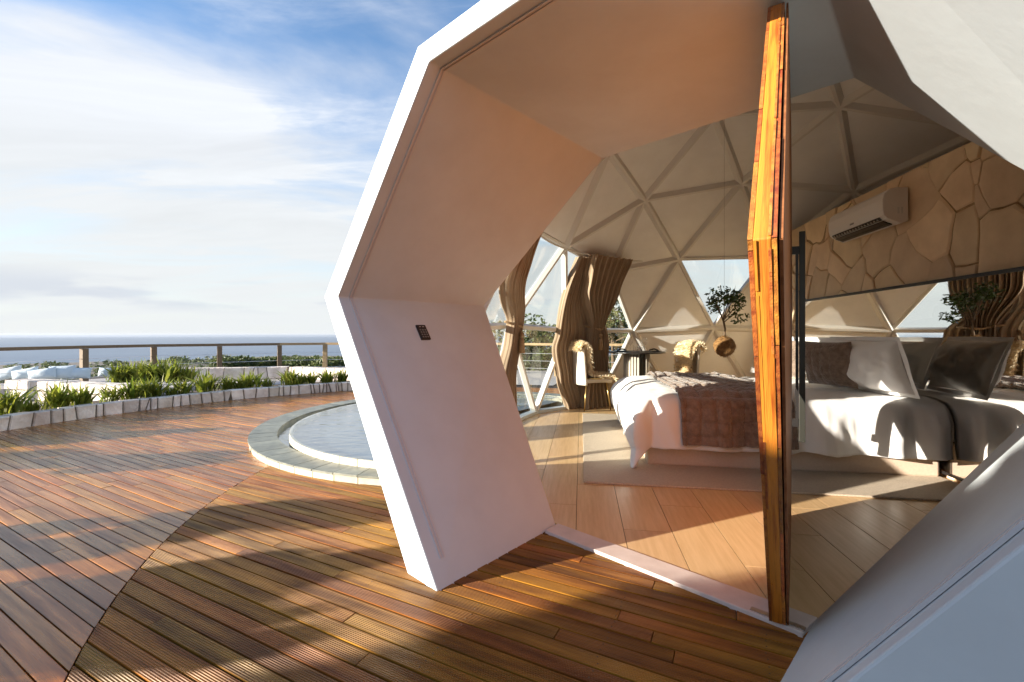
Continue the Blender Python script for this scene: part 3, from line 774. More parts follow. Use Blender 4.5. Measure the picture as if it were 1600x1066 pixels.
# ------------------------------------------------------------------ cushions on the sunken lounge
def cushion(name, w, h, t, m, parent=None, n=18, amp=.0, seed=0, quilt=0, flange=0):
    mb = MB()
    for side in (1, -1):
        def fn(a, b):
            x, z = 2*a-1, 2*b-1
            k = max(0, (1-abs(x)**2.2))*max(0, (1-abs(z)**2.2)); y = t/2*k**.50
            px, pz = x*w/2*(1-.06*(1-abs(z)**2)*(abs(x) > .0)*abs(x)), z*h/2*(1-.06*(1-x*x)*abs(z))
            if amp: y += k**.4*amp*(nz(px*6+seed, pz*6)+.45*nz(px*14+seed+pz*6, pz*9)-.35*abs(nz(px*9+seed, pz*12-px*7, 3)))
            if quilt: y += k**.3*quilt*(abs(math.sin(px*math.pi/.085))**.5+abs(math.sin(pz*math.pi/.085+nz(px*3)*1.5))**.5-1.2)
            return (px, side*y, pz+h/2)
        mb.grid(fn, n, n)
    if flange:
        F = []; nn = 40
        for k in range(nn):
            a = 2*math.pi*k/nn; c_, s_ = math.cos(a), math.sin(a); q = max(abs(c_), abs(s_)); x, z = c_/q, s_/q
            F.append((x*w/2*.97, .0, z*h/2*.97+h/2)); F.append((x*(w/2+flange), .005*math.sin(a*5+seed), z*(h/2+flange)+h/2))
        mb.add(F, [(2*k, 2*k+1, (2*k+3) % (2*nn), (2*k+2) % (2*nn)) for k in range(nn)])
    return mb.build(name, m, parent, smooth=True)
cl = ['flat pale blue cushion at the far left of the lounge', 'pale blue cushion leaning left beside the leftmost one', 'third pale blue cushion from the left, tipped over', 'tallest pale blue cushion standing in the middle of the row', 'square pale blue cushion below the first rail post', 'lone small pale blue cushion left of the fern clump']
for i, (px, d, w, h, tl) in enumerate(((14, 9.3, .42, .30, -38), (40, 9.2, .42, .28, -36), (66, 9.15, .44, .28, -30), (95, 9.3, .42, .34, -6), (123, 9.4, .36, .28, 4), (163, 9.8, .22, .24, 5))):
    o = cushion('cushion', w, h, .16, M['cushion'], seed=i, amp=.01); o.location = ((px-800)/690*d, d, .25); o.rotation_euler = (rad(-18), rad(tl), rad(-8+5*i)); o.rotation_euler = (rad(-14), rad(tl*.35), rad(14)); o.scale = (1.15, 1, .85)
    tag(o, cl[i], 'cushion', 'cushions on the sunken lounge')
m = MB(); m.box((-2.6, -.6, 0), (1.1, .6, .2)); o = m.build('lounge_bench', M['gravel']); o.location = (-9.2, 9.0, -.03); o.rotation_euler = (0, 0, rad(18)); tag(o, 'flat pale masonry lounge bench carrying the blue cushions', 'bench')

# ------------------------------------------------------------------ timber and wire railing round the terrace
posts = [(-10.55, 7.6), (-9.98, 10.3), (-9.41, 11.6), (-8.21, 12.4), (-7.0, 13.3), (-5.84, 13.8), (-3.3, 14.0), (-.7, 13.7), (1.3, 12.9), (3.4, 12.3), (5.6, 11.4)]
rl = tag(empty('terrace_railing', (-7, 13.3, 0)), 'brown timber railing with horizontal steel wires round the terrace edge above the sea', 'railing')
def RL(mb): mb.v = [tuple(Vector(p)-Vector((-7, 13.3, 0))) for p in mb.v]; return mb
for i, (x, y) in enumerate(posts):
    q = posts[min(i+1, len(posts)-1)]; p = posts[max(i-1, 0)]; d = Vector((q[0]-p[0], q[1]-p[1], 0)).normalized(); s = Vector((-d.y, d.x, 0))
    P = Vector((x, y, -.1)); c = [P+d*.06+s*.06, P-d*.06+s*.06, P-d*.06-s*.06, P+d*.06-s*.06]
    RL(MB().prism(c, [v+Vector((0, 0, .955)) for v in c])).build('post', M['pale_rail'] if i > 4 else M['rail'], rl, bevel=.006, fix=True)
    if i < len(posts)-1:
        Q = Vector((*q, .86)); P = Vector((x, y, .86)); d = (Q-P).normalized(); s = Vector((-d.y, d.x, 0)); P = P-d*.05; Q = Q+d*.05
        c = [P+s*.075, P-s*.075, P-s*.075+Vector((0, 0, .07)), P+s*.075+Vector((0, 0, .07))]
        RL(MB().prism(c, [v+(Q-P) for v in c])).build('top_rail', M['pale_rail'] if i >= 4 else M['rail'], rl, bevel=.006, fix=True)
        for z in (.62, .40, .18):
            RL(MB().tube([P+Vector((0, 0, z-.86)), Q+Vector((0, 0, z-.86))], .006, 6)).build('wire', M['wire'], rl)

# ------------------------------------------------------------------ trees beyond the dome windows and behind the left rail
def tree(x, y, zb, h, r, label, seed, n=900, leaf=.09, group='trees beyond the dome windows', cat='tree', name='tree', mtl='bush', clumps=16, hedge=False):
    rnd = random.Random(seed); root = tag(empty(name, (x, y, zb)), label, cat, group)
    m = MB(); top = h*.62; tips = []
    m.tube([(0, 0, 0), (rnd.uniform(-.1, .1), rnd.uniform(-.1, .1), top*.5), (rnd.uniform(-.15, .15), rnd.uniform(-.15, .15), top)], [.05*h/2+.02, .035*h/2+.01, .02], 8)
    for k in range(7):
        a = k*2.4+rnd.uniform(-.4, .4); z0 = top*rnd.uniform(.35, .95); L = r*rnd.uniform(.55, .95)
        tip = (math.cos(a)*L, math.sin(a)*L, z0+h*rnd.uniform(.08, .28)); tips.append(tip); m.tube([(0, 0, z0), (tip[0]*.5, tip[1]*.5, z0+(tip[2]-z0)*.6), tip], [.022, .014, .006], 6)
    m.build('trunk', M['bark'], root, smooth=True)
    c = MB(); tips.append((0, 0, h*.85))
    for k in range(clumps):
        t = tips[k % len(tips)]; q = (t[0]+rnd.gauss(0, r*.22), t[1]+rnd.gauss(0, r*.22), min(h*.95, max(h*.25, t[2]+rnd.gauss(0, h*.1)))); s = r*rnd.uniform(.28, .5); hq = math.hypot(q[0], q[1]); lim = max(.02, r-s*.9); f_ = min(1, lim/max(hq, .001)); q = (q[0]*f_, q[1]*f_, min(q[2], h-s*.8))
        if hedge:
            a_, r_ = rnd.uniform(0, 6.283), r*math.sqrt(rnd.uniform(0, 1))*.80; s = r*.32
            q = (r_*math.cos(a_), r_*math.sin(a_), rnd.uniform(.12, .88)*h*(1-.10*(r_/r)**2))
        leaf_cloud(c, q, s, s, s*.8, n//clumps, leaf, .35, seed*31+k)
    c.build('crown', M[mtl], root); return root
tl = ['bushy green tree seen through the leftmost dome window', 'tree with a raised twig above the window bar, seen through the second pane', 'sunlit tree seen beside the left edge of the curtain', 'dark tree hidden partly behind the gathered curtain', 'darker tree seen between curtain and white panel', 'tree beyond the dome behind the round table']
for i, (px, d, z, h, r) in enumerate(((800, 16.5, -2.2, 3.9, 1.3), (828, 15.8, -2.2, 3.9, 1.2), (862, 16.0, -2.0, 4.0, 1.3), (905, 15.5, -2.0, 4.0, 1.3), (955, 15.0, -1.6, 4.5, 1.3), (1000, 15.8, -1.8, 3.9, 1.4))):
    tree((px-800)/690*d, d, z, h, r, tl[i], 50+i, 2600, .085)
for i, (px, d, h, r) in enumerate(((357, 40, 4.2, 2.6), (370, 42, 4.6, 3.2), (412, 46, 4.6, 2.6), (428, 50, 4.2, 2.4), (470, 44, 3.8, 3), (490, 48, 4.6, 3), (515, 40, 3.8, 3))):
    x = (px-800)/690*d; tree(x, d, 1.2-(578-522)*d/690-.3, .3+.030*d, r*.65, ['round', 'flat-topped', 'dome-shaped dark', 'small', 'low', 'wide', 'nearest'][i]+' tree on the slope below the rail, '+['left of the fourth post', 'just right of the third post', 'midway between the fourth and corner post', 'left of the corner post', 'between the last two posts', 'beside the last visible post', 'beside the white rim'][i], 70+i, 1600, .17, group='trees on the slope below the railing')
# unseen shrubs added left of and behind the viewpoint to throw the long shadows
def shade(p, s, zb, h, r, label, seed, n, leaf, name='tree'):
    c_, s_ = math.cos(rad(SUN_AZ)), math.sin(rad(SUN_AZ)); return tree(p*c_+s*s_, -p*s_+s*c_, zb, h, r, label, seed, n, leaf, group='unseen planting left of the viewpoint, added for its shadows', name=name, clumps=60 if n > 8000 else 16, hedge=n > 8000)
shade(-.46, -8.0, 0, 2.98, 1.38, 'dense rounded unseen shrub added behind the left side of the deck to shade the entrance', 90, 16000, .14)
shade(1.1, -7.6, 0, 3.3, 1.35, 'middle one of the three dense unseen shrubs added behind the viewpoint for shade', 91, 16000, .14)
shade(2.6, -7.8, 0, 3.2, 1.35, 'tallest dense shrub furthest behind the viewpoint, unseen and added for shade', 92, 16000, .14)
for i, (p, s, h, r) in enumerate(((-2.42, -5.0, 1.22, .30), (-3.2, -5.6, 1.36, .34), (-5.2, -7.5, 1.32, .55), (-6.4, -8.6, 1.4, .4), (-1.98, -4.4, .86, .2))):
    shade(p, s, 0, h, r, ['small', 'slim', 'broad', 'farther', 'lowest'][i]+' young shrub at the left of the deck, outside the view', 95+i, 2600, .06, 'shrub')

# ------------------------------------------------------------------ interior stone wall with mirror and air conditioner
WV = 3.0
wall = tag(empty('partition_wall', rm(4.9, WV, 0), ROOM_RZ), 'tan crazy-paved stone partition wall behind the bed and mirror', 'wall')
# local: x = v-WV, y = u-4.9
def wl(u, z, x=0): return (x, u-4.9, z)
rnd = random.Random(5)
U0, U1, ZT = 1.75, 8.05, 2.70
MB().box((-.002, U0-4.9, 0), (.18, U1-4.9, ZT-.03)).build('mortar_core', M['mortar'], wall)
pts = []
for i in range(4000):
    p = (rnd.uniform(U0, U1), rnd.uniform(.05, ZT)); r = rnd.choice((.62, .46, .34, .25)) if i < 160 else .25
    if all(math.hypot((p[0]-q[0])*1.12, p[1]-q[1]) > r for q in pts): pts.append(p)
def vor_w(pts, rect):
    wts = [rnd.uniform(-.035, .035) for _ in pts]; cells = []
    for i, p in enumerate(pts):
        c = [(rect[0], rect[1]), (rect[2], rect[1]), (rect[2], rect[3]), (rect[0], rect[3])]
        for j, q in enumerate(pts):
            if i == j or math.hypot(q[0]-p[0], q[1]-p[1]) > 2.5: continue
            c = clip(c, q[0]-p[0], (q[1]-p[1])*.72, (q[0]**2-p[0]**2+.72*(q[1]**2-p[1]**2))/2+wts[i]-wts[j])
            if len(c) < 3: break
        if len(c) > 2: cells.append(c)
    return cells
for cell in vor_w(pts, (U0, .0, U1, ZT)):
    if area(cell) < 0: cell.reverse()
    q = inset(cell, rnd.choice((.001, .003, .006, .012)))
    if len(q) < 3 or area(q) < .004: continue
    # roughen the outline
    out = []
    for i in range(len(q)):
        a, b = q[i], q[(i+1) % len(q)]; L = math.hypot(b[0]-a[0], b[1]-a[1]); k = max(1, int(L/.09))
        for j in range(k):
            t = j/k; x, z = a[0]+(b[0]-a[0])*t, a[1]+(b[1]-a[1])*t
            e_ = min(1, (ZT-z)/.12, z/.1); out.append((x+.13*nz(x*2.3, z*2.3, 1)+.03*nz(x*9, z*9, 1), z+e_*(.13*nz(x*2.3, z*2.3, 7)+.03*nz(x*9, z*9, 7))))
    cx = sum(p[0] for p in out)/len(out); cz = sum(p[1] for p in out)/len(out); d = rnd.uniform(.008, .026); n = len(out)
    ti, tj = rnd.uniform(-.03, .03), rnd.uniform(-.03, .03)
    def pos(p, k, dep): 
        x, z = cx+(p[0]-cx)*k, cz+(p[1]-cz)*k
        return wl(x, z, -(dep+ti*(x-cx)+tj*(z-cz)))
    m = MB(); m.add([pos(p, 1, -.03) for p in out]+[pos(p, 1, d*.55) for p in out]+[pos(p, .93, d) for p in out]+[pos((cx, cz), 1, d+.004)],
                    [(i, (i+1) % n, n+(i+1) % n, n+i) for i in range(n)]+[(n+i, n+(i+1) % n, 2*n+(i+1) % n, 2*n+i) for i in range(n)]+[(2*n+i, 2*n+(i+1) % n, 3*n) for i in range(n)])
    m.build('stone', M['wall_stone'], wall, fix=True)
mir = tag(empty('wall_mirror', rm(4.35, WV-.045, 0), ROOM_RZ), 'long wall mirror with thin black frame behind the bed head', 'mirror')
y0, y1 = -2.1, 2.15; zt, zb = 1.655, .05
MB().box((-.012, y0+.02, zb+.02), (0, y1-.02, zt-.025)).build('mirror_glass', M['mirror'], mir)
fm = MB(); fm.box((-.02, y0, zt-.028), (.012, y1, zt)); fm.box((-.02, y0, zb), (.012, y1, zb+.022)); fm.box((-.02, y0, zb+.022), (.012, y0+.022, zt-.028)); fm.box((-.02, y1-.022, zb+.022), (.012, y1, zt-.028))
fm.build('frame', M['black'], mir)
ac = tag(empty('air_conditioner', rm(4.57, WV-.03, 2.22), ROOM_RZ), 'white split air conditioner mounted high on the stone wall', 'air conditioner')
prof = [(0, .02), (0, .33), (-.09, .335), (-.155, .32), (-.195, .285), (-.212, .23), (-.212, .14), (-.20, .085), (-.17, .05)]
L_ = .91
m = MB(); m.prism([(x, 0, z) for x, z in prof+[(-.06, .0)]], [(x, L_, z) for x, z in prof+[(-.06, .0)]]); m.build('body', M['acw'], ac, bevel=.006, fix=True)
for x0, z0, x1, z1 in ((-.199, .073, -.178, .050), (-.166, .040, -.128, .022), (-.120, .020, -.09, .008)):
    m = MB(); m.prism([(x0, .07, z0-.004), (x0, L_-.05, z0-.004), (x1, L_-.05, z1-.004), (x1, .07, z1-.004)], [(x0, .07, z0+.004), (x0, L_-.05, z0+.004), (x1, L_-.05, z1+.004), (x1, .07, z1+.004)]); m.build('louvre_slot', M['black'], ac, fix=True)
for k in range(16):
    y = .10+k*.048; MB().box((-.20, y, .049), (-.178, y+.004, .062)).build('louvre_vane', M['acw'], ac)
MB().box((-.2135, .44, .105), (-.2115, .505, .122)).build('badge', M['grey'], ac)
for i in range(2):
    MB().box((-.06-.03*i, -.002, .09), (-.045-.03*i, .001, .15)).build('side_mark', M['trim'], ac)

# ------------------------------------------------------------------ bed
bed = tag(empty('bed', rm(5.1, 1.75, 0), ROOM_RZ), 'wide bed with beige upholstered base standing on the rug against the mirror', 'bed')
UN, UF, VF, VH = -.98, .98, -1.16, 1.16      # local y = u-5.1, x = v-1.75
MB().box((VF, UN, .02), (VH, UF, .30)).build('bed_base', M['bedbase'], bed, bevel=.02)
MB().box((VF+.02, UN+.02, .302), (VH, UF-.02, .56)).build('mattress', M['linen'], bed, bevel=.06)
for x, y in ((VF+.1, UN+.08), (VH-.12, UN+.08), (VF+.1, UF-.08), (VH-.12, UF-.08)):
    MB().box((x-.03, y-.03, .012), (x+.03, y+.03, .0198)).build('leg', M['black'], bed)
TOPZ = .655
def drape(x, y, lift=0, fold=1.0):
    """x along the bed, y across, both measured on the cloth; returns the hanging position"""
    ox = max(0, (VF+.03)-x); hn = UN+.03
    oy = (hn-y) if y < hn else (-(y-(UF-.03)) if y > UF-.03 else 0)
    D = math.hypot(ox, oy); cx = max(x, VF+.03); cy = min(max(y, hn), UF-.03)
    puff = .018*nz(cx*3.1, cy*3.1, 2)+.010*nz(cx*8, cy*6, 5)+.010*abs(nz(cx*2.2+cy*3.5, cx*1.1-cy*.5, 9))
    edge = min(1, min(cx-(VF+.03), cy-hn, (UF-.03)-cy)/.22) if D == 0 else 0
    if D == 0:
        r = 1-max(0, edge); return Vector((x, y, TOPZ+lift+puff*fold-.02*r*r))
    nx, ny = -ox/D, (-oy/D)
    out = .075*(1-math.exp(-D/.07))+.10*D+.05*(ox > 0 and oy > 0)*min(ox, oy)/.3
    drop = D-.045*(1-math.exp(-D/.05))
    s = (cy+x*0)*1.0 if ox > abs(oy) else cx
    ang = math.atan2(ny, nx)*.45
    w = min(1, D/.22)*fold
    ff = .034*math.sin(s*15+ang*13+2.2*nz(s*2, D*1.5))+.022*nz(s*6+ang*5, D*2.2, 3)+.012*nz(s*17, D*6, 4)
    out += w*(ff+.012)
    if ox > 0: out += .09*math.sin(min(1, D/.5)*math.pi)*min(1, ox/.1)
    z = TOPZ+lift*.3-.02-drop+puff*.4
    return Vector((cx+nx*(out+lift), cy+ny*(out+lift), max(z, .035+.02*nz(s*5, 1))))
duv = tag(empty('duvet', rm(5.1, 1.75, TOPZ), ROOM_RZ), 'white duvet spread over the bed and hanging in folds at its foot', 'duvet')
m = MB()
def fd(a, b):
    x = VF-.50+a*(VH+.02-(VF-.50)); y = UN-.455+b*(UF-UN+.91)
    ed = .018*nz(x*4, y*4, 8)
    p = drape(x+(ed if a == 0 else 0), y+(ed if b in (0, 1) else 0)); return (p.x, p.y, p.z-TOPZ)
m.grid(fd, 130, 150)
o = m.build('cover', M['linen'], duv, smooth=True); md = o.modifiers.new('thick', 'SOLIDIFY'); md.thickness = .03; md.offset = -1
thr = tag(empty('throw_blanket', rm(5.1, 1.75, TOPZ), ROOM_RZ), 'brown quilted plush throw laid across the foot half of the bed', 'blanket')
m = MB()
def ft(a, b):
    x = VF+.27+a*.92+.012*nz(b*9, 3); y = UN-.42+b*(UF-UN+.74)
    p = drape(x, y, .045, 1.0); q = .026*(abs(math.sin(x*math.pi/.12+.8*nz(y*2, 1)))**.4+abs(math.sin(y*math.pi/.12+.6*nz(x*2, 2)))**.4-1.5)
    e = min(a, 1-a)*.92; q -= .012*(1-min(1, e/.03))
    D = max(0, (UN+.03)-y, y-(UF-.03))
    if D > 0: return (p.x, p.y-(q+.012*math.sin(x*22)*min(1, D/.2))*(1 if y < 0 else -1), p.z-TOPZ)
    return (p.x, p.y, p.z+q-TOPZ)
m.grid(ft, 130, 260)
o = m.build('plush_cover', M['fur'], thr, smooth=True); md = o.modifiers.new('thick', 'SOLIDIFY'); md.thickness = .02; md.offset = -1
def pillow(u, v, z, w, h, t, yaw, tilt, mtl, label, quilt=0, flange=0, seed=0, name='pillow', n=44):
    o = cushion(name, w, h, t, M[mtl], n=n, amp=.045 if not quilt else .012, seed=seed, quilt=quilt, flange=flange)
    o.location = rm(u, v, z)
    # cushion lies in its local xz plane; put x along u, normal towards the foot of the bed, lean back on the wall
    o.rotation_euler = Matrix.Rotation(rad(90-8.9+yaw), 4, 'Z').to_3x3().to_euler()
    R = Matrix.Rotation(rad(90-8.9+yaw), 3, 'Z')@Matrix.Rotation(rad(tilt), 3, 'X'); o.rotation_euler = R.to_euler()
    tag(o, label, 'pillow', 'pillows at the head of the bed'); return o
pillow(4.43, 2.64, .70, .74, .47, .33, 8, -18, 'linen', 'large white pillow nearest the viewer, its flange draping towards the mirror', flange=.03, seed=3)
pillow(5.22, 2.60, .70, .70, .45, .30, 0, -18, 'linen', 'white pillow between the two brown plush cushions', flange=.04, seed=9)
pillow(5.85, 2.62, .70, .62, .45, .22, 0, -18, 'linen', 'white pillow farthest from the viewer behind the first plush cushion', flange=.04, seed=14)
pillow(4.66, 2.38, .70, .48, .44, .25, 26, -12, 'fur', 'brown quilted plush cushion in front of the largest white pillow', quilt=.010, seed=4, name='plush_cushion', n=70)
pillow(5.52, 2.38, .70, .48, .44, .25, 14, -12, 'fur', 'farther brown plush cushion beside the door handle', quilt=.010, seed=6, name='plush_cushion', n=70)
rugo = MB().box((.02, 3.56, .013), (2.92, 6.62, .028))
rugo.v = [tuple(rm(v[1], v[0], v[2])) for v in rugo.v]; rg = rugo.build('area_rug', M['rug'], fix=True, bevel=.004); tag(rg, 'pale woven rug lying under the bed', 'rug')
# ------------------------------------------------------------------ curtains
def dpt(az, z, ins=.14):
    rr = math.sqrt(max(.1, DR*DR-(z-DC.z)**2))*.965-ins
    return Vector((DC.x+math.sin(rad(az))*rr, DC.y+math.cos(rad(az))*rr, z))
def lerp_tab(tab, z):
    for i in range(len(tab)-1):
        (z0, a0), (z1, a1) = tab[i], tab[i+1]
        if z0 >= z >= z1:
            t = (z0-z)/(z0-z1); t = t*t*(3-2*t); return a0+(a1-a0)*t
    return tab[-1][1]
def curtain(name, label, left, right, ztop, pleats, ins, amp=.035, seed=0, tie=None):
    root = tag(empty(name, dpt((left[0][1]+right[0][1])/2, 0)*1), label, 'curtain', 'curtains inside the dome'); O = Vector(root.location)
    m = MB(); nu, nv = pleats*14+1, 56
    def fn(a, b):
        z = ztop*(1-b)+.015; l, r = lerp_tab(left, z), lerp_tab(right, z); w = abs(r-l)*math.pi/180*3.2
        aa = a+.010*nz(a*8+seed, b*1.2); az = l+(r-l)*aa
        ph = 2*math.pi*pleats*(a+.005*nz(a*5+seed, b*2)); k = min(1, w/.5)*.6+.4
        d = amp*k*(math.sin(ph)+.3*math.sin(ph*.51+seed)); az += (r-l)/pleats*.24*math.sin(2*ph)+.008*nz(a*11+seed, b*3)
        p = dpt(az, z, ins+d); return tuple(p-O)
    m.grid(fn, nu, nv); o = m.build('cloth', M['curtain'], root, smooth=True)
    if tie:
        z, a0, a1 = tie; w = []
        P = [dpt(a0-1.5, z+.05, ins-.06), dpt((a0+a1)/2, z-.01, ins+.09), dpt(a1+1.5, z+.02, ins-.04)]
        MB().tube([p-O for p in P], .016, 8).build('tieback', M['tie'], root, smooth=True)
        q = P[1]-O; MB().lathe([(.004, .0), (.006, -.06), (.026, -.075), (.036, -.10), (.026, -.125), (.012, -.135), (.030, -.15), (.036, -.2), (.042, -.33), (.0, -.332)], (q.x, q.y, q.z), 14).build('tassel', M['tie'], root, smooth=True)
    return root
curtain('curtain', 'taupe curtain swept to a tie beside the dining chair, pleats fanning out above', [(2.4, -43), (1.9, -41), (1.30, -35.5), (1.1, -35.5), (.6, -36), (0, -38)], [(2.4, -25), (1.9, -27), (1.30, -30), (1.1, -30), (.6, -28), (0, -25)], 2.36, 14, .21, .085, 1, (1.28, -35.5, -30))
curtain('curtain', 'taupe curtain panel hanging straight behind the swept one, bulging left at waist height', [(2.4, -45), (1.7, -46), (1.2, -46), (1.0, -47), (.5, -45), (0, -42.5)], [(2.4, -36), (1.7, -33), (1.2, -26), (1.0, -25), (.5, -25), (0, -25)], 2.34, 13, .06, .06, 2)
curtain('curtain', 'brown curtain tied back next to the entrance wall at the left', [(2.4, -100), (1.9, -92), (1.32, -73), (1.1, -73), (.6, -78), (0, -84)], [(2.4, -76), (1.9, -73.5), (1.32, -67.5), (1.1, -67.5), (.6, -70), (0, -70)], 2.36, 13, .15, .075, 3, (1.30, -73, -67.5))
rr = tag(MB().tube([dpt(a, 2.38, .15) for a in range(-104, -17, 3)], .012, 8).build('curtain_rail', M['strut'], smooth=True), 'thin pale curtain rail following the dome above the windows', 'curtain rail')

# ------------------------------------------------------------------ dining corner
TX, TY, TZ = 1.99, 7.05, .92
tb = tag(empty('round_table', (TX, TY, .012)), 'round dark-topped table on a fluted cream pedestal', 'table')
m = MB(); m.lathe([(0, .885), (.43, .885), (.45, .893), (.45, .905), (.44, .908), (0, .908)], n=40); m.build('table_top', M['black'], tb, smooth=False)
MB().lathe([(.17, 0), (.17, .885)], n=24).build('pedestal_core', M['bronze'], tb)
for k in range(26):
    a = 2*math.pi*k/26
    if k in (20, 21): continue
    MB().tube([(.185*math.cos(a), .185*math.sin(a), 0), (.185*math.cos(a), .185*math.sin(a), .884)], .019, 8).build('flute', M['flute'], tb, smooth=True)
for i, (dx, dy, lab) in enumerate(((-.26, -.10, 'black plate with folded dark napkin at the left of the round table'), (.24, -.10, 'black plate with folded dark napkin at the right of the round table'))):
    p = tag(empty('plate', (TX+dx, TY+dy, .921)), lab, 'plate', 'place settings on the round table')
    MB().lathe([(0, 0), (.07, 0), (.125, .012), (.125, .016), (.07, .006), (0, .005)], n=24).build('dish', M['black'], p, smooth=True)
    mm = MB()
    mm.grid(lambda a, b: (-.07+a*.14, -.035+b*.07, .02+.022*math.sin(a*3.1)+.012*math.sin(b*9+a*5)), 12, 10); mm.build('napkin', M['black'], p, smooth=True)
def wine(x, y, s, lab, k=0):
    prof = [(.034, 0), (.034, .003), (.004, .006), (.004, .085), (.02, .1), (.038, .125), (.041, .16), (.033, .205)] if k == 0 else ([(.03, 0), (.033, .1)] if k == 1 else [(.045, 0), (.052, .05), (.03, .13), (.024, .19), (.032, .22)])
    o = MB().lathe([(0, .001)]+[(r*s, z*s) for r, z in prof], n=20).build('glass', M['clear'], smooth=True); o.location = (TX+x, TY+y, .921); tag(o, lab, 'glass', 'glassware on the round table')
wine(-.09, .05, 1.15, 'tall stemmed glass standing left on the round table'); wine(.12, -.02, 1.1, 'stemmed glass standing right on the round table')
wine(.07, .12, 1.1, 'clear carafe behind the tumblers on the round table', 2)
wine(-.06, -.14, 1.0, 'left tumbler at the front of the round table', 1); wine(.0, -.16, 1.0, 'middle tumbler at the front of the round table', 1); wine(.06, -.14, 1.0, 'right tumbler at the front of the round table', 1)
def tufts(mb, fn, nrm, n, L, seed):
    rnd = random.Random(seed)
    for _ in range(n):
        a, b = rnd.random(), rnd.random(); p = Vector(fn(a, b)); nn = Vector(nrm(a, b)); d = (nn+Vector((rnd.gauss(0, .45), rnd.gauss(0, .45), rnd.gauss(-.25, .45)))).normalized()
        s = d.cross(Vector((rnd.gauss(0, 1), rnd.gauss(0, 1), rnd.gauss(0, 1)))).normalized()*.006; l = L*rnd.uniform(.5, 1.2)
        mb.add([p-s, p+s, p+d*l*.6+s*.7+Vector((0, 0, -.1*l)), p+d*l+Vector((0, 0, -.3*l))], [(0, 1, 2, 3)])
def chair(x, y, rz, label):
    r = tag(empty('dining_chair', (x, y, .012), rz), label, 'chair', 'chairs at the round table')
    # local +x is the way the chair faces
    m = MB(); m.grid(lambda a, b: (-.22+a*.46, (-.23+b*.46)*(1-.12*a), .47+.02*(2*b-1)**2+.01*math.sin(a*3)), 12, 12); o = m.build('seat', M['chairshell'], r, smooth=True); s = o.modifiers.new('t', 'SOLIDIFY'); s.thickness = .06
    def bk(a, b):
        th = (a-.5)*1.7; w = .25*(1-.10*b); z = .40+b*.62
        top = z if b < .8 else .40+.8*.62+(b-.8)*.62*(1-.55*abs(2*a-1)**2.5)
        return (-.02-w*math.cos(th)*(.95)-.05*b, w*math.sin(th)*1.25, top)
    m = MB(); m.grid(bk, 18, 16); o = m.build('backrest', M['chairshell'], r, smooth=True); s = o.modifiers.new('t', 'SOLIDIFY'); s.thickness = .035
    for sx, sy in ((-.2, -.2), (-.2, .2), (.2, -.17), (.2, .17)):
        MB().tube([(sx*.85, sy*.85, .44), (sx*1.12, sy*1.1, 0)], .010, 8).build('leg', M['gold'], r, smooth=True)
    MB().tube([(.06+(-.30)*math.cos(t)*1.0, .27*math.sin(t), .50) for t in [k*.2-1.5 for k in range(16)]], .009, 8).build('back_hoop', M['gold'], r, smooth=True)
    return r
ch = chair(1.28, 7.02, rad(12), 'cream dining chair with brass legs left of the round table')
c2 = chair(2.62, 7.0, rad(192), 'far dining chair right of the round table, hidden by its sheepskin')
def fleece(x, y, rz, label, seed):
    r = tag(empty('sheepskin', (x, y, .012), rz), label, 'sheepskin', 'sheepskins on the dining chairs')
    def path(b):      # from behind the back, over the top, down the front, across the seat and over its front edge
        pts = [(-.35, .96), (-.31, 1.05), (-.24, 1.06), (-.19, .96), (-.17, .75), (-.12, .58), (.05, .55), (.24, .55), (.31, .46), (.32, .30)]
        t = b*(len(pts)-1); i = min(int(t), len(pts)-2); f = t-i; return pts[i][0]+(pts[i+1][0]-pts[i][0])*f, pts[i][1]+(pts[i+1][1]-pts[i][1])*f
    def fn(a, b):
        px, pz = path(b); w = .235*(1+.18*math.sin(b*9))*(.75 if b > .92 else 1)
        return (px+.05*(2*a-1)**2*(1 if b < .5 else 0)+.012*nz(a*6, b*9, seed), (2*a-1)*w, pz+.012*nz(a*5, b*7, seed)-.03*(2*a-1)**2)
    def nr(a, b):
        p0, p1 = path(max(0, b-.03)), path(min(1, b+.03)); tx, tz2 = p1[0]-p0[0], p1[1]-p0[1]; l = math.hypot(tx, tz2) or 1
        return (-tz2/l, (2*a-1)*.5, tx/l)
    m = MB(); m.grid(fn, 18, 44); o = m.build('hide', M['skin'], r, smooth=True); s = o.modifiers.new('t', 'SOLIDIFY'); s.thickness = .02
    m = MB(); tufts(m, fn, nr, 14000, .065, seed); tag(m.build('wool', M['sheep'], r), kind='stuff')
fleece(1.28, 7.02, rad(12), 'sunlit cream sheepskin draped over the chair left of the table', 1)
fleece(2.62, 7.0, rad(192), 'bright sheepskin draped over the chair right of the table', 2)

# ------------------------------------------------------------------ hanging moss ball tree
hp_ = tag(empty('hanging_plant', (2.50, 5.2, 1.055)), 'small leafy tree in a round coir ball hanging on a thin line over the bed', 'hanging plant')
def ball(a, b):
    th, ph = a*2*math.pi, b*math.pi; r = .118*(1+.07*nz(math.cos(th)*4, math.sin(th)*4, b*7)); return (r*math.sin(ph)*math.cos(th), r*math.sin(ph)*math.sin(th), r*math.cos(ph))
m = MB(); m.grid(ball, 40, 24); m.build('coir_ball', M['coir'], hp_, smooth=True)
m = MB(); rnd = random.Random(3)
for _ in range(1500):
    a, b = rnd.random(), rnd.random(); p = Vector(ball(a, b)); d = (p.normalized()+Vector((rnd.gauss(0, 1), rnd.gauss(0, 1), rnd.gauss(0, 1)))*.8).normalized(); s = d.cross(Vector((0, .3, 1))).normalized()*.0012
    m.add([p-s, p+s, p+d*rnd.uniform(.01, .03)], [(0, 1, 2)])
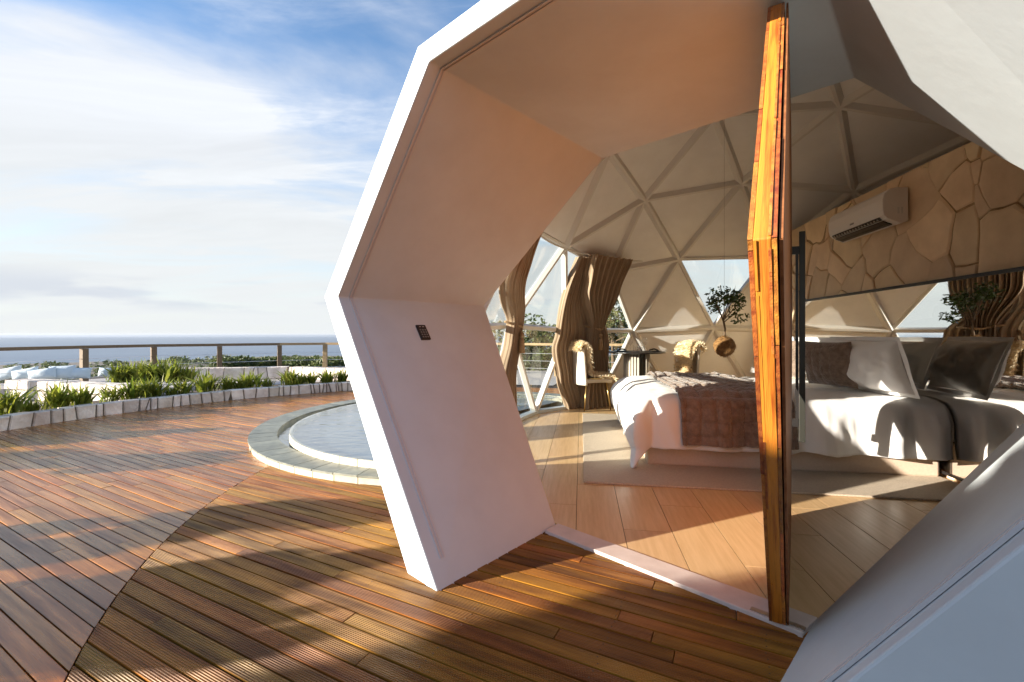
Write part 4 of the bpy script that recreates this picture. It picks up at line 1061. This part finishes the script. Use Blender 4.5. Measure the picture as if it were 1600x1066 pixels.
tag(m.build('coir_fuzz', M['coir'], hp_), kind='stuff')
m = MB(); m.tube([(0, 0, .1), (.01, 0, .2), (-.005, .01, .3)], [.013, .011, .012], 8)
br = []
for k in range(9):
    a = k*2.4; L = rnd.uniform(.10, .20); t = (math.cos(a)*L, math.sin(a)*L, rnd.uniform(.42, .60)); br.append(t); m.tube([(-.005, .01, .28+.01*k*.5), (t[0]*.45, t[1]*.45, .28+(t[2]-.28)*.5), t], [.007, .005, .002], 6)
m.build('stem', M['bark'], hp_, smooth=True)
m = MB()
for k in range(26):
    t = br[k % 9]; q = (t[0]*rnd.uniform(.6, 1.25), t[1]*rnd.uniform(.6, 1.25), t[2]+rnd.gauss(-.02, .05)); leaf_cloud(m, q, .075, .075, .06, 26, .027, .1, 300+k)
m.build('leaves', M['ficus'], hp_)
m = MB()
for k in range(13):
    a = rnd.uniform(0, 6.28); L = rnd.uniform(.16, .30); d = Vector((math.cos(a)*.6, math.sin(a)*.6, rnd.uniform(.3, 1.1))).normalized(); s = Vector((-d.y, d.x, 0)).normalized()*.006; p = Vector((.10, .02, .52))
    m.add([p-s, p+s, p+d*L*.6+s*.6, p+d*L, p+d*L*.6-s*.6], [(0, 1, 2, 3, 4)])
m.build('spiky_leaves', M['spike'], hp_)
MB().tube([(0, 0, .11), (0, 0, 2.85)], .0012, 4).build('hanging_line', M['grey'], hp_)

# ------------------------------------------------------------------ pivot door, open
dr = tag(empty('pivot_door', (1.107, 1.84, 0), rad(90-32.7)), 'heavy orange timber pivot door standing open edge-on in the entrance', 'door')
# local x = towards the far edge, local y = left face
DP = [(-.050, .022), (1.190, .022), (2.18, 1.41), (1.27, 2.475), (-.155, 2.475), (-1.03, 1.41)]
def xr(z):      # near and far edge of the leaf at height z
    if z < 1.41: t = (z-.022)/(1.388); return -.05+(-1.03+.05)*t, 1.19+(2.18-1.19)*t
    t = (z-1.41)/(1.065); return -1.03+(-.155+1.03)*t, 2.18+(1.27-2.18)*t
MB().prism([(x, -.018, z) for x, z in DP], [(x, .018, z) for x, z in DP]).build('core', M['core'], dr, bevel=.003, fix=True)
rnd = random.Random(12)
for side in (1, -1):
    z = .022
    while z < 2.46:
        z1 = min(2.475, z+rnd.uniform(.17, .36))
        if z < 1.41 < z1: z1 = 1.41
        if 2.475-z1 < .05: z1 = 2.475
        a0, b0 = xr(z+.001); a1, b1 = xr(z1-.001); j = rnd.uniform(-.002, .003); yo = rnd.uniform(0, .0012)
        y0_, y1_ = (.0185, .028+yo) if side > 0 else (-.028-yo, -.0185)
        # ragged end: a few steps along the board's end
        K = 4; ends = [(a0+(a1-a0)*k/K+j+rnd.uniform(-.002, .002), z+(z1-z)*k/K) for k in range(K+1)]
        ends[0] = (ends[0][0], z+.001); ends[-1] = (ends[-1][0], z1-.001)
        P = [(b0-.002, z+.001), (b1-.002, z1-.001)]+ends[::-1]
        m = MB(); m.prism([(x, y0_, q) for x, q in P], [(x, y1_, q) for x, q in P])
        m.build('cladding_board', M['clad'], dr, fix=True)
        z = z1
# inner edge strips: short broken laths glued along the near edge
for side in (1, -1):
    z = .03
    while z < 2.44:
        z1 = min(2.47, z+rnd.uniform(.14, .42))
        if z < 1.40 and z1 > 1.41: z1 = 1.41
        a0, _ = xr(z+.003); a1, _ = xr(z1-.003); j = rnd.uniform(.0015, .005)
        y0_, y1_ = (.011+rnd.uniform(-.002, .002), .0175) if side > 0 else (-.0175, -.011+rnd.uniform(-.002, .002))
        P = [(a0+.05, z+.003), (a1+.05, z1-.003), (a1-j, z1-.003), (a0-j*rnd.uniform(.5, 1), z+.003)]
        if rnd.random() < .38: MB().prism([(x, y0_, q) for x, q in P], [(x, y1_, q) for x, q in P]).build('edge_lath', M['clad'] if rnd.random() < .4 else M['core'], dr, fix=True)
        z = z1+.004
# smooth outer face board seen at a grazing angle on the right
P = [(x+(.012 if x < .5 else -.012), z) for x, z in DP]
MB().prism([(x, -.040, z) for x, z in P], [(x, -.0325, z) for x, z in P]).build('face_panel', M['face'], dr, fix=True)
ph = MB(); ph.box((1.86, -.125, .38), (1.90, -.085, 1.98)); ph.build('handle', M['bronze'], dr, bevel=.003)
for z in (.52, 1.84): MB().box((1.865, -.085, z-.03), (1.895, -.040, z+.03)).build('handle_bracket', M['black'], dr)
MB().box((1.862, -.082, .50), (1.898, -.062, 1.86)).build('handle_backplate', M['black'], dr)
MB().box((-.03, -.02, .0155), (.03, .02, .0225)).build('pivot', M['steel'], dr)
pv = tag(empty('floor_pivot_plate', tun(.566, .016, 2.10), AX*0-AX), 'steel pivot plate let into the threshold under the door', 'plate')
MB().box((-.10, -.014, 0), (.10, .014, .003)).build('plate_metal', M['steel'], pv)

# ------------------------------------------------------------------ keypad on the left entrance facet
f0, f1 = tun(FR[0][0], 0, FA), tun(FR[1][0], 1.43, FA)
zk = (f1-f0).normalized(); nk = AV.cross(zk).normalized()
if nk.dot(TV) < 0: nk = -nk
# find where the sight line through (660,521) of the photograph's frame meets the facet
dirv = Vector(((660-800)/690, 1, (522-521)/690)); org = Vector((0, 0, 1.2)); tt = (f0-org).dot(nk)/dirv.dot(nk); kp = org+dirv*tt
Rk = Matrix((AV, nk, zk)).transposed() if Matrix((AV, nk, zk)).determinant() > 0 else Matrix((-AV, nk, zk)).transposed()
kd = tag(empty('door_keypad', kp), 'small black access keypad on the white entrance wall', 'keypad'); kd.rotation_euler = Rk.to_euler()
MB().box((-.038, -.002, -.06), (.038, .018, .06)).build('case', M['black'], kd, bevel=.004)
for r in range(4):
    for c in range(3):
        MB().box((-.026+c*.02, .0185, -.046+r*.019), (-.014+c*.02, .0198, -.036+r*.019)).build('key', M['grey'], kd)
MB().box((-.02, .0185, .040), (-.004, .0195, .044)).build('indicator', M['keylight'], kd)
MB().box((.006, .0185, .040), (.02, .0195, .044)).build('indicator', M['keylight'], kd)
